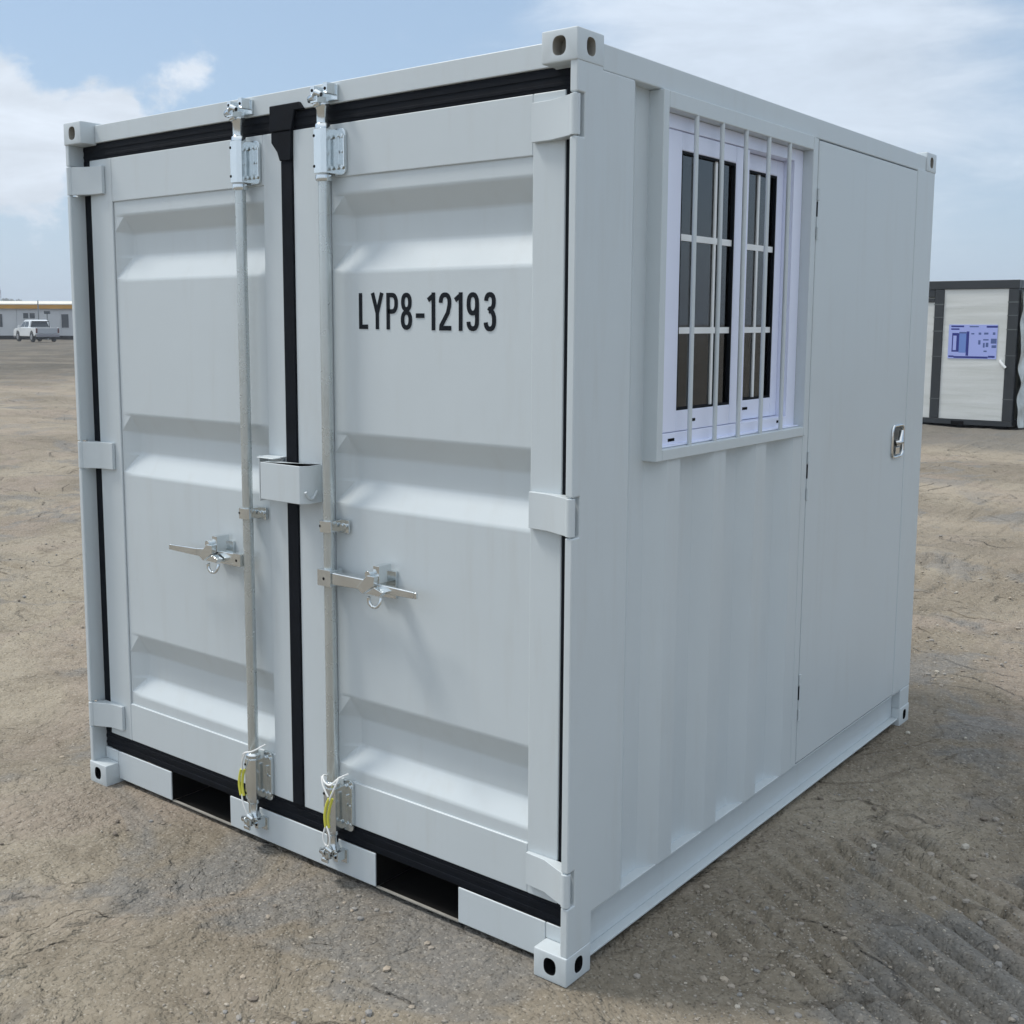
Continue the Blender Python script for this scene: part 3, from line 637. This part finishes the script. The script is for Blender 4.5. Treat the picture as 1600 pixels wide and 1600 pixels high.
# ---- cord loops tied to the bar brackets
def smooth_path(p, n_=6):
    o_ = []
    for k in range(len(p) - 1):
        a = Vector(p[max(k - 1, 0)]); b_ = Vector(p[k]); c_ = Vector(p[k + 1]); d_ = Vector(p[min(k + 2, len(p) - 1)])
        for j in range(n_):
            s = j / n_; o_.append(.5 * ((2 * b_) + (c_ - a) * s + (2 * a - 5 * b_ + 4 * c_ - d_) * s * s + (3 * b_ - a - 3 * c_ + d_) * s ** 3))
    return o_ + [Vector(p[-1])]
def cord(label, white, yellow):
    root = empty('cord_tie', yellow[0], label, 'cord', 'yellow and white cords tied to the door bars')
    base = Vector(yellow[0])
    for nm, m_, paths, r_ in (('white_strand', CORDW, white, .0026), ('yellow_strand', CORDY, [yellow, [(p[0] + .009, p[1] + .004, p[2] - .006 * math.sin(k)) for k, p in enumerate(yellow)]], .0042)):
        for p in paths: MB().tube([v - base for v in smooth_path(p)], r_, 8).build(nm, m_, root, smooth=True)
cord('yellow and white cord tied round the foot of the left locking bar',
     [[(.915, .030, .338), (.895, -.004, .322), (.866, -.012, .312), (.846, -.004, .292), (.838, .0, .262), (.834, .0, .228)], [(.868, -.012, .311), (.852, -.010, .280), (.842, -.002, .250)], [(.838, -.004, .172), (.845, -.006, .150), (.856, -.006, .128), (.868, -.004, .105)]],
     [(.836, -.002, .250), (.829, -.003, .225), (.828, -.004, .198), (.836, -.005, .168)])
cord('yellow and white cord tied round the foot of the right locking bar',
     [[(1.190, .020, .315), (1.200, -.002, .322), (1.216, -.012, .312), (1.240, -.012, .308), (1.262, .0, .330), (1.270, .030, .335)], [(1.192, .0, .318), (1.208, -.010, .298), (1.232, -.014, .272)], [(1.266, -.002, .334), (1.256, -.012, .302), (1.236, -.014, .262)], [(1.222, -.016, .182), (1.214, -.018, .150), (1.222, -.018, .128), (1.238, -.018, .130), (1.240, -.018, .160), (1.226, -.016, .184)]],
     [(1.236, -.014, .268), (1.226, -.016, .242), (1.221, -.017, .212), (1.223, -.016, .180)])

# ------------------------------------------------------------------ window in the side
win = MB(); Y0, Y1, Z0w, Z1w = .3700, 1.3000, 1.2580, 2.1830
xo, xi = W + .0075, W - .055
win.box((xi, Y0, Z0w), (xo, Y0 + .028, Z1w)); win.box((xi, Y1 - .016, Z0w), (xo, Y1, Z1w)); win.box((xi, Y0 + .028, Z0w), (xo - .0004, Y1 - .016, Z0w + .030)); win.box((xi, Y0 + .028, 2.141), (xo - .0004, Y1 - .016, Z1w))
wf = win.build('window_surround', PAINT, box_, bevel=.003)
wn = MB(); a0, a1, b0, b1 = Y0 + .0285, Y1 - .0165, Z0w + .0305, 2.1405; xf, xb = W - .026, W - .080
m_ = .050
wn.box((xb, a0, b0), (xf, a0 + m_, b1)); wn.box((xb, a1 - .062, b0), (xf, a1, b1)); wn.box((xb, a0 + m_, b0), (xf - .0003, a1 - .062, b0 + .034)); wn.box((xb, a0 + m_, b1 - .036), (xf - .0003, a1 - .062, b1))
wn.box((W - .010, a0, b0), (xb, a1, b0 + .004))
wobj = wn.build('window', UPVC, box_, bevel=.003)
def sash(ya, yb, za, zb, gy0, gy1, gz0, gz1, xa, mz, my, label):
    mb = MB(); th = .026
    mb.box((xa - th, ya, za), (xa, gy0, zb)); mb.box((xa - th, gy1, za), (xa, yb, zb)); mb.box((xa - th, gy0, za), (xa - .0003, gy1, gz0)); mb.box((xa - th, gy0, gz1), (xa - .0003, gy1, zb))
    s = mb.build('window_sash', UPVC, wobj, bevel=.0035)
    s['label'] = label
    return s
def pane(gy0, gy1, gz0, gz1, xa, mzs, my):
    MB().box((xa - .0125, gy0 - .004, gz0 - .004), (xa - .0115, gy1 + .004, gz1 + .004)).build('window_pane', GLASS, wobj)
    mb = MB()
    for z_ in mzs: mb.box((xa - .0105, gy0, z_ - .0085), (xa - .006, gy1, z_ + .0085))
    mb.box((xa - .0107, my - .0058, gz0), (xa - .0065, my + .0058, gz1))
    mb.build('glazing_bar', WHITE, wobj)
    mb = MB(); e_ = .006
    mb.box((xa - .0115, gy0, gz0), (xa - .002, gy0 + e_, gz1)); mb.box((xa - .0115, gy1 - e_, gz0), (xa - .002, gy1, gz1)); mb.box((xa - .0115, gy0 + e_, gz1 - e_), (xa - .002, gy1 - e_, gz1)); mb.box((xa - .0115, gy0 + e_, gz0), (xa - .002, gy1 - e_, gz0 + e_))
    mb.build('glazing_seal', RUBBER, wobj)
S1, S2 = W - .030, W - .060
sash(.4490, .925, 1.3235, 2.104, .533, .842, 1.380, 2.056, S1, None, None, 'nearer sliding window sash'); pane(.533, .842, 1.380, 2.056, S1, (1.836, 1.592), .737)
sash(.900, 1.2210, 1.3240, 2.1035, .971, 1.177, 1.383, 2.056, S2, None, None, 'farther sliding window sash'); pane(.971, 1.177, 1.383, 2.056, S2, (1.836, 1.592), 1.066)
mb = MB()
for (x_, y_, z_) in ((S1, .62, 1.350), (S2, 1.00, 1.358), (W - .026, .50, 1.304), (W - .026, 1.17, 1.310)):
    MB().box((x_ - .002, y_ - .017, z_ - .004), (x_ + .0006, y_ + .017, z_ + .004)).build('drain_slot', BLACK, wobj)
for yb_ in (.547, .690, .832, .978, 1.120):
    mb = MB(); mb.tube([(W + .0005, yb_ + .004, 1.2775), (W + .0005, yb_ + .002, 2.150)], .0063, 12)
    mb.build('security_bar', PAINT, wobj, smooth=True)
    MB().tube([(W + .0055, yb_ + .004, 1.272), (W + .0085, yb_ + .004, 1.272)], .0068, 10).build('bar_weld', STAIN, wobj) if False else None

# ------------------------------------------------------------------ side door
MB().box((W - .05, 1.3005, .150), (W - .0015, 1.3400, RT - .0005)).box((W - .052, 1.3405, .150), (W - .046, 2.267, RT - .001)).build('side_door_frame', PAINT, box_, bevel=.002)
sdo = MB().box((W - .042, 1.3450, .1560), (W - .0010, 2.2620, 2.1785)).build('side_door', PAINT, box_, bevel=.003)
sdo['label'] = 'flat grey personnel door in the long side'
for hz in (1.965, 1.135, .395):
    mb = MB(); mb.box((W - .010, 1.3405, hz - .020), (W + .0003, 1.3465, hz + .026), 1); mb.box((W - .010, 1.3400, hz - .052), (W + .0020, 1.3480, hz - .021))
    mb.tube([(W + .001, 1.3465, hz + .030), (W + .001, 1.3465, hz + .066)], .0052, 10); mb.tube([(W + .001, 1.3465, hz - .090), (W + .001, 1.3465, hz - .054)], .0052, 10)
    mb.build('hinge', [PAINT, RUBBER], sdo)
mb = MB()
def rrect(y0, y1, z0, z1, r_, n_=6):
    o_ = []
    for cy_, cz_, a0_ in ((y1 - r_, z1 - r_, 0), (y0 + r_, z1 - r_, 90), (y0 + r_, z0 + r_, 180), (y1 - r_, z0 + r_, 270)):
        o_ += [(cy_ + r_ * math.cos(R(a0_ + 90 * k / n_)), cz_ + r_ * math.sin(R(a0_ + 90 * k / n_))) for k in range(n_ + 1)]
    return o_
ly0, ly1, lz0, lz1 = 2.108, 2.232, 1.108, 1.236
mb.prism(rrect(ly0 + .012, ly1 - .004, lz0 + .014, lz1 - .010, .03), 'x', W - .0012, W + .0010, 1)
mb.tube([(W + .003, a_, b_) for a_, b_ in rrect(ly0 + .006, ly1 - .002, lz0 + .006, lz1 - .004, .022, 5)], .0052, 8, closed=True)
lock = mb.build('door_lock', [CHROME, LOCKD], sdo, smooth=True)
mb = MB(); mb.tube([(W + .004, 2.150, 1.166), (W + .020, 2.160, 1.172), (W + .016, 2.172, 1.214)], [.013, .012, .008], 10); mb.box((W + .001, 2.150, 1.124), (W + .006, 2.190, 1.150)); mb.tube([(W + .001, 2.168, 1.17), (W + .012, 2.168, 1.17)], .016, 14)
mb.build('lever', CHROME, lock if False else sdo, bevel=.001)

# ------------------------------------------------------------------ wrapped cabin at right
FRAME = mat('dark_frame', (.026, .031, .036), .38, var=.2, vscale=2, rvar=.1)
PANELM = bpy.data.materials.new('film_over_panel'); PANELM.use_nodes = True; t = PANELM.node_tree; b = t.nodes['Principled BSDF']
tc = N(t, 'ShaderNodeTexCoord'); mpn = N(t, 'ShaderNodeMapping'); mpn.inputs['Scale'].default_value = (.35, 1, 5.5); mpn.inputs['Rotation'].default_value = (0, R(3), 0); t.links.new(tc.outputs['Object'], mpn.inputs[0])
nn_ = N(t, 'ShaderNodeTexNoise'); V(nn_, 'Scale', 1.6); V(nn_, 'Detail', 5.0); V(nn_, 'Distortion', .4); t.links.new(mpn.outputs[0], nn_.inputs['Vector'])
rp = N(t, 'ShaderNodeValToRGB'); rp.color_ramp.elements[0].position = .35; rp.color_ramp.elements[0].color = (.57, .59, .57, 1); rp.color_ramp.elements[1].position = .66; rp.color_ramp.elements[1].color = (.65, .67, .66, 1); t.links.new(nn_.outputs[0], rp.inputs[0]); t.links.new(rp.outputs[0], b.inputs['Base Color']); V(b, 'Roughness', .3)
bb = N(t, 'ShaderNodeBump'); V(bb, 'Strength', .4); V(bb, 'Distance', .012); t.links.new(nn_.outputs[0], bb.inputs['Height']); t.links.new(bb.outputs[0], b.inputs['Normal'])
FILM = mat('plastic_film', (.50, .52, .50), .3, var=.3, vscale=5, bump=.5, bscale=5)
BANDM = mat('thin_film_band', (.10, .115, .115), .35)
CREAM = mat('cream_panel', (.55, .57, .50), .45, var=.04)
PBLUE = mat('print_blue', (.02, .03, .22), .5); PMID = mat('print_pale_blue', (.14, .24, .58), .5); PWHT = mat('print_white', (.36, .42, .80), .45); PGREY = mat('print_grey', (.08, .12, .30), .5)
CX1, CX0, CY, CT = -1.184, -4.2, 16.83, 2.30
cab = empty('wrapped_cabin', (CX1, CY, 0), 'white panelled cabin with dark frame wrapped in stretch film, far right', 'cabin')
def loc(mb):
    mb.v = [(x - CX1, y - CY, z) for x, y, z in mb.v]; return mb
DPT = 5.2
mb = MB().box((CX0, CY + .05, .12), (CX1 - .05, CY + DPT - .05, CT - .03)); loc(mb).build('panel_wall', CREAM, cab)
mb = MB().box((-2.300, CY + .018, .115), (-1.338, CY + .052, 2.165)); loc(mb).build('film_covered_panel', PANELM, cab)
mb = MB().box((CX0 + .1, CY + .020, .115), (-2.447, CY + .053, 1.965)); loc(mb).build('film_covered_panel', PANELM, cab)
mb = MB().box((CX0, CY - .004, 2.165), (CX1, CY + .12, CT)).box((CX1 - .12, CY + .12, 2.165), (CX1 + .002, CY + DPT, CT)); loc(mb).build('roof_beam', FRAME, cab, bevel=.01)
mb = MB().box((CX0, CY, 1.965), (-2.447, CY + .06, 2.03)).box((CX0, CY + .008, 2.045), (-2.447, CY + .07, 2.1645)); loc(mb).build('roof_beam', FRAME, cab, bevel=.006)
for xa, xb in ((-2.447, -2.300), (-1.338, CX1), (CX0, CX0 + .15)):
    mb = MB().box((xa, CY, .115), (xb, CY + .14, 2.1645)); loc(mb).build('frame_post', FRAME, cab, bevel=.012)
mb = MB().box((CX1 - .14, CY + DPT - .15, .115), (CX1, CY + DPT, 2.1645)); loc(mb).build('frame_post', FRAME, cab, bevel=.012)
mb = MB().box((CX0, CY - .002, .03), (CX1, CY + .12, .1145)).box((CX1 - .12, CY + .12, .03), (CX1 + .001, CY + DPT, .1145)); mb.box((-2.10, CY - .006, .015), (-1.90, CY + .05, .085), 1)
mb.box((CX0 + .1, CY + .1, 0.0), (CX1 - .1, CY + DPT - .1, .03), 1); loc(mb).build('base_beam', [FRAME, BLACK], cab, bevel=.004)
# creased film hanging on the side
mb = MB(); nu, nv = 120, 70; vs = []
for iv_ in range(nv + 1):
    for iu in range(nu + 1):
        u_ = iu / nu; v_ = iv_ / nv; yy = CY + .03 + u_ * (DPT - .1); zz = .02 + v_ * 2.14
        k_ = math.sin((u_ * 5.2 * 3.2 - zz * 2.6 + .5 * math.sin(zz * 3 + u_ * 9)) * 3.1) * .020 + math.sin(u_ * 40 - zz * 16) * .010
        vs.append((CX1 + .05 + k_ * (1.3 - v_ * .6) + .05 * (1 - v_) ** 3, yy, zz))
fs = [(r_ * (nu + 1) + k, r_ * (nu + 1) + k + 1, (r_ + 1) * (nu + 1) + k + 1, (r_ + 1) * (nu + 1) + k) for r_ in range(nv) for k in range(nu)]
mb.add(vs, fs); loc(mb).build('creased_film', FILM, cab, smooth=True)
# film bands over the posts
for z_, h_ in ((1.92, .018), (1.72, .012), (1.50, .016), (1.10, .010), (.42, .012)):
    loc(MB().box((-2.452, CY - .003, z_), (-2.296, CY, z_ + h_))).build('film_band', BANDM, cab); loc(MB().box((-1.342, CY - .003, z_ + .03), (CX1, CY, z_ + h_ + .03))).build('film_band', BANDM, cab)
# printed sheet
pxl = lambda p_: -2.205 + (p_ - 190) / (1150 - 190) * .735
pzl = lambda p_: 1.612 - (p_ - 215) / (845 - 215) * .535
mb = MB().box((pxl(190), CY + .010, pzl(845)), (pxl(1150), CY + .017, pzl(215)), 0)
def pr2(x0, y0, x1, y1, mi, lay=0): mb.box((pxl(x0), CY + .0098 - .0003 * lay - .0004, pzl(y1)), (pxl(x1), CY + .0098 - .0003 * lay, pzl(y0)), mi)
pr2(235, 232, 490, 262, 1); pr2(235, 285, 400, 312, 1); pr2(935, 235, 1148, 270, 1); pr2(205, 790, 310, 820, 1); pr2(990, 785, 1120, 820, 1); pr2(310, 800, 985, 835, 2)
pr2(262, 375, 600, 720, 2); pr2(285, 420, 350, 690, 0, 1); pr2(405, 380, 545, 735, 3, 1); pr2(548, 340, 600, 790, 1, 1); pr2(262, 370, 385, 405, 1, 1); pr2(400, 350, 545, 372, 4, 1)
for (a, b_, c_, d_) in ((785, 360, 835, 400), (785, 500, 830, 580), (880, 550, 915, 635), (935, 545, 985, 625), (890, 360, 975, 395), (900, 690, 960, 715), (1060, 355, 1110, 400), (1030, 470, 1140, 560), (1050, 590, 1140, 640), (880, 480, 985, 505), (600, 240, 780, 262), (640, 370, 700, 395)): pr2(a, b_, c_, d_, 4)
loc(mb).build('printed_sheet', [PWHT, PBLUE, PBLUE, PMID, PGREY], cab)
mb = MB(); mb.tube([(-1.405, CY - .02, 1.055), (-1.36, CY - .03, .995), (-1.315, CY - .03, .945)], [.022, .026, .022], 10); mb.tube([(-1.40, CY - .02, 1.05), (-1.40, CY + .02, 1.05)], .02, 8); loc(mb).build('door_handle', WHITE, cab, smooth=True)

# ------------------------------------------------------------------ far left: site building, pickup, lamp
Fh = Vector((cf.x, cf.y, 0)).normalized(); Rh = Vector((cr.x, cr.y, 0)).normalized()
def far(px, depth):       # a ground point at that depth, seen at photo column px
    p = CAM + Fh * depth + Rh * ((px - 758.3) / 1791.4 * depth); p.z = 0; return p
BW = mat('site_white', (.50, .52, .54), .6, var=.05, vscale=.5); OCH = mat('ochre_fascia', (.48, .24, .02), .6, var=.1, vscale=.6); WDK = mat('dark_window', (.035, .045, .055), .25); RFM = mat('pale_roof', (.68, .66, .58), .6, var=.05)
bd_ = empty('site_building', far(-140, 108), 'long low white site building with ochre eaves band behind the pickup', 'building', rz=math.atan2(Rh.y, Rh.x))
sc_ = 108 / 1791.4
def bx(p_): return (p_ + 140) * sc_
BL = bx(420)
MB().box((0, 0, .35), (BL, 7, 2.85)).build('wall', BW, bd_)
MB().box((.1, .15, -.05), (BL - .1, 6.9, .35)).build('plinth', DARK, bd_)
MB().box((-.2, -.25, 2.85), (BL + .2, 7.2, 3.22)).build('fascia', OCH, bd_)
MB().prism([(-.28, 3.22), (-.28, 3.30), (3.5, 3.62), (7.28, 3.30), (7.28, 3.22)], 'x', -.2, BL + .25).build('roof', RFM, bd_)
for a, b_, z0, z1 in ((0, 9.5, 1.15, 2.35), (42, 50, 1.95, 2.45), (52, 60, 1.95, 2.45), (101, 112, 1.1, 2.35), (-60, -50, 1.15, 2.35), (160, 170, 1.15, 2.35), (215, 225, 1.15, 2.35), (290, 300, 1.15, 2.35)):
    f_ = MB().box((bx(a) - .05, -.03, z0 - .05), (bx(b_) + .05, .0, z1 + .05)).build('window', BW, bd_)
    MB().box((bx(a), -.036, z0), (bx(b_), -.030, z1)).build('window_pane', WDK, f_)
for xx in (30, 64, 98, 130, 200, 260): MB().box((bx(xx), -.05, .36), (bx(xx) + .08, -.001, 2.84)).build('downpipe', BW, bd_)

CARW = mat('white_car_paint', (.72, .75, .76), .25, coat=.6); TYRE = mat('tyre', (.015, .015, .016), .8); RIM = mat('wheel_rim', (.35, .36, .37), .35, metal=.8); BUMP = mat('grey_bumper', (.22, .22, .25), .5); REDL = mat('red_lamp', (.10, .02, .02), .3); SILV = mat('silver_tailgate', (.40, .42, .45), .35, metal=.3)
pos = far(60.5, 96)
tr = empty('pickup_truck', pos, 'white double cab pickup truck parked in front of the long low site building', 'pickup truck')
# local: x forward, y to its left side; forward points away and to the left of the camera
fwd = (Fh * math.cos(R(40)) - Rh * math.sin(R(40)))
tr.rotation_euler = (0, 0, math.atan2(fwd.y, fwd.x)); tr.scale = (1.04, 1.04, 1.04)
def archpts(cx, r_, z_): return [(cx + r_ * math.cos(R(a)), z_ + r_ * math.sin(R(a))) for a in range(0, 181, 20)]
bodyp = [(2.62, .42), (2.68, .62), (2.62, .90), (2.40, 1.02), (1.35, 1.14), (-.95, 1.14), (-2.62, 1.12), (-2.62, .62), (-2.35, .50)] + [(x_, z_) for x_, z_ in archpts(-1.62, .44, .42)][::-1] + [(x_, z_) for x_, z_ in archpts(1.62, .44, .42)][::-1]
mb = MB(); mb.prism(bodyp, 'y', -.91, .91); body = mb.build('body', CARW, tr, bevel=.05, seg=2)
mb = MB(); cabp = [(1.35, 1.10), (.60, 1.66), (.35, 1.73), (-.62, 1.74), (-.86, 1.66), (-1.02, 1.10)]
vs = [(x_, -(.86 if z_ < 1.3 else .68), z_) for x_, z_ in cabp] + [(x_, (.86 if z_ < 1.3 else .68), z_) for x_, z_ in cabp]; n_ = len(cabp)
mb.add(vs, [tuple(range(n_)), tuple(range(n_, 2 * n_))[::-1]] + [(k, (k + 1) % n_, n_ + (k + 1) % n_, n_ + k) for k in range(n_)]); mb.build('cab', CARW, tr, bevel=.03)
def side_y(z_): return .86 - .18 * (z_ - 1.10) / .60
for s in (-1, 1):
    for poly in ([(1.12, 1.17), (.62, 1.56), (.20, 1.60), (.20, 1.17)], [(.10, 1.17), (.10, 1.60), (-.50, 1.60), (-.72, 1.38), (-.72, 1.17)]):
        mb = MB(); n_ = len(poly)
        mb.add([(x_, s * (side_y(z_) + .012), z_) for x_, z_ in poly] + [(x_, s * (side_y(z_) - .03), z_) for x_, z_ in poly], [tuple(range(n_)), tuple(range(n_, 2 * n_))] + [(k, (k + 1) % n_, n_ + (k + 1) % n_, n_ + k) for k in range(n_)]); mb.build('side_window', WDK, tr)
    mb = MB().box((.95, s * .88, 1.12), (1.12, s * 1.06, 1.28)); mb.build('wing_mirror', CARW, tr, bevel=.03)
    mb = MB().box((-2.645, s * .78, .70), (-2.60, s * .905, 1.08)); mb.build('tail_lamp', REDL, tr)
    for z_ in (.98,): MB().box((.0, s * .905, z_), (.16, s * .93, z_ + .03)).build('door_handle', SILV, tr)
mb = MB(); mb.add([(-.905, -.56, 1.60), (-.905, .56, 1.60), (-1.035, .68, 1.18), (-1.035, -.68, 1.18)], [(0, 1, 2, 3)]); mb.build('rear_window', WDK, tr)
mb = MB(); mb.add([(1.30, -.70, 1.17), (1.30, .70, 1.17), (.66, .60, 1.64), (.66, -.60, 1.64)], [(0, 1, 2, 3)]); mb.build('windscreen', WDK, tr)
MB().box((-2.66, -.76, .66), (-2.625, .76, 1.10)).build('tailgate', SILV, tr, bevel=.01)
MB().box((-2.80, -.88, .40), (-2.60, .88, .60)).build('rear_bumper', BUMP, tr, bevel=.03)
MB().box((2.55, -.88, .32), (2.76, .88, .58)).build('front_bumper', BUMP, tr, bevel=.03)
MB().box((-2.3, -.7, .28), (2.4, .7, .45)).build('underbody', DARK, tr)
mb = MB().tube([(-1.06, -.72, 1.10), (-1.10, -.66, 1.60), (-1.10, .66, 1.60), (-1.06, .72, 1.10)], .035, 8); mb.build('roll_bar', TYRE, tr, smooth=True)
MB().box((-2.55, -.80, 1.115), (-1.10, .80, 1.150)).build('bed_cover', CARW if False else WDK, tr)
for x_ in (1.62, -1.62):
    for s in (-1, 1):
        w_ = MB().tube([(x_, s * .70, .38), (x_, s * .73, .38), (x_, s * .90, .38), (x_, s * .93, .38)], [.34, .38, .38, .34], 28).build('wheel', TYRE, tr, smooth=True)
        MB().tube([(x_, s * .925, .38), (x_, s * .945, .38)], [.22, .19], 20).build('rim', RIM, w_)
# lamp post and flood lamp beside the building
LG = mat('grey_pole', (.22, .24, .25), .5, metal=.4)
lp_ = empty('lamp_post', far(79, 104), 'dark headed flood lamp on a thin pole behind the pickup tailgate', 'lamp post', rz=math.atan2(Rh.y, Rh.x))
MB().tube([(0, 0, 0), (0, 0, 2.35)], .05, 8).build('pole', LG, lp_); MB().box((-.25, -.12, 2.35), (.25, .12, 2.62)).build('lamp_head', WDK, lp_, bevel=.03)
pl2 = MB().tube([(0, 0, 0), (0, 0, 3.55)], [.07, .05], 8).build('utility_pole', LG); pl2.location = far(65.5, 105); tag(pl2, 'thin grey pole rising just above the ochre eaves behind the cab', 'pole')
mast = empty('radio_mast', far(8, 600), 'faint tall lattice mast far behind the site building', 'mast')
mb = MB()
for a in range(3):
    an = a * 2.094; mb.tube([(.45 * math.cos(an), .45 * math.sin(an), 0), (.18 * math.cos(an), .18 * math.sin(an), 9.3)], .07, 6)
for k in range(12):
    z_ = k * .78; r0 = .45 - .27 * z_ / 9.3
    for a in range(3):
        an, a2 = a * 2.094, (a + 1) * 2.094; mb.tube([(r0 * math.cos(an), r0 * math.sin(an), z_), (r0 * math.cos(a2), r0 * math.sin(a2), z_ + .78)], .035, 5)
mb.v = [(x * 2.1, y * 2.1, z * 1.95) for x, y, z in mb.v]; mb.build('lattice', LG, mast)
mb = MB(); mb.tube([(0, 0, 9.2), (0, 0, 10.2)], .05, 6); mb.box((-.12, -.1, 8.4), (.12, .1, 9.0)); mb.v = [(x * 2.1, y * 2.1, z * 1.95) for x, y, z in mb.v]; mb.build('antenna', LG, mast)
BARK = mat('bark', (.09, .07, .05), .9, var=.3); LEAF = mat('leaf', (.055, .075, .04), .7, var=.35, vscale=1.2)
def tree(px, depth, h, w, label, seed):
    rnd = random.Random(seed); root = empty('tree', far(px, depth), label, 'tree', 'hazy trees beyond the site building')
    mb = MB(); mb.tube([(0, 0, -.1), (.05, .02, h * .3), (.1, .0, h * .62)], [.32, .24, .1], 8)
    limbs = []
    for k in range(7):
        a = rnd.random() * 6.28; z_ = h * (.28 + .35 * rnd.random()); e_ = Vector((math.cos(a) * w * .38, math.sin(a) * w * .38, z_ + h * .22)); limbs.append(e_); mb.tube([(.05, 0, z_), tuple(e_)], [.07, .025], 6)
    mb.build('trunk', BARK, root)
    mb = MB(); cl_ = [Vector((rnd.gauss(0, w * .24), rnd.gauss(0, w * .24), h * (.66 + rnd.gauss(0, .13)))) for k in range(15)] + limbs
    for c_ in cl_:
        rr = w * (.10 + .10 * rnd.random())
        for k in range(85):
            d_ = Vector((rnd.gauss(0, 1), rnd.gauss(0, 1), rnd.gauss(0, .8))); d_ = d_.normalized() * rr * rnd.random() ** .5; p = c_ + d_
            if p.z > h or p.z < h * .2: continue
            u_ = Vector((rnd.gauss(0, 1), rnd.gauss(0, 1), rnd.gauss(0, 1))).normalized(); v_ = u_.orthogonal().normalized(); s_ = .34 + .3 * rnd.random()
            mb.quad(p - u_ * s_ - v_ * s_ * .5, p + u_ * s_ - v_ * s_ * .5, p + u_ * s_ + v_ * s_ * .5, p - u_ * s_ + v_ * s_ * .5)
    mb.build('crown', LEAF, root)
tree(24, 600, 11.8, 9.0, 'hazy round tree nearest the lattice mast', 1)
tree(34, 610, 13.8, 10.0, 'tallest hazy tree above the roof of the site building', 2)
tree(47, 625, 12.0, 9.0, 'hazy tree farthest from the lattice mast, low over the roof', 3)

# ------------------------------------------------------------------ air
hz_ = MB().box((-850, -850, -1.2), (850, 850, 26)).build('haze', RUBBER); hz_['kind'] = 'stuff'; hz_['label'] = 'thin bluish haze in the air over the yard'; hz_['category'] = 'haze'
hm_ = bpy.data.materials.new('haze'); hm_.use_nodes = True; t = hm_.node_tree; t.nodes.clear(); o_ = N(t, 'ShaderNodeOutputMaterial'); pv_ = N(t, 'ShaderNodeVolumePrincipled'); V(pv_, 'Color', (.86, .92, 1, 1)); V(pv_, 'Density', .0009); V(pv_, 'Anisotropy', .2)
t.links.new(pv_.outputs[0], o_.inputs['Volume']); hz_.data.materials.clear(); hz_.data.materials.append(hm_)
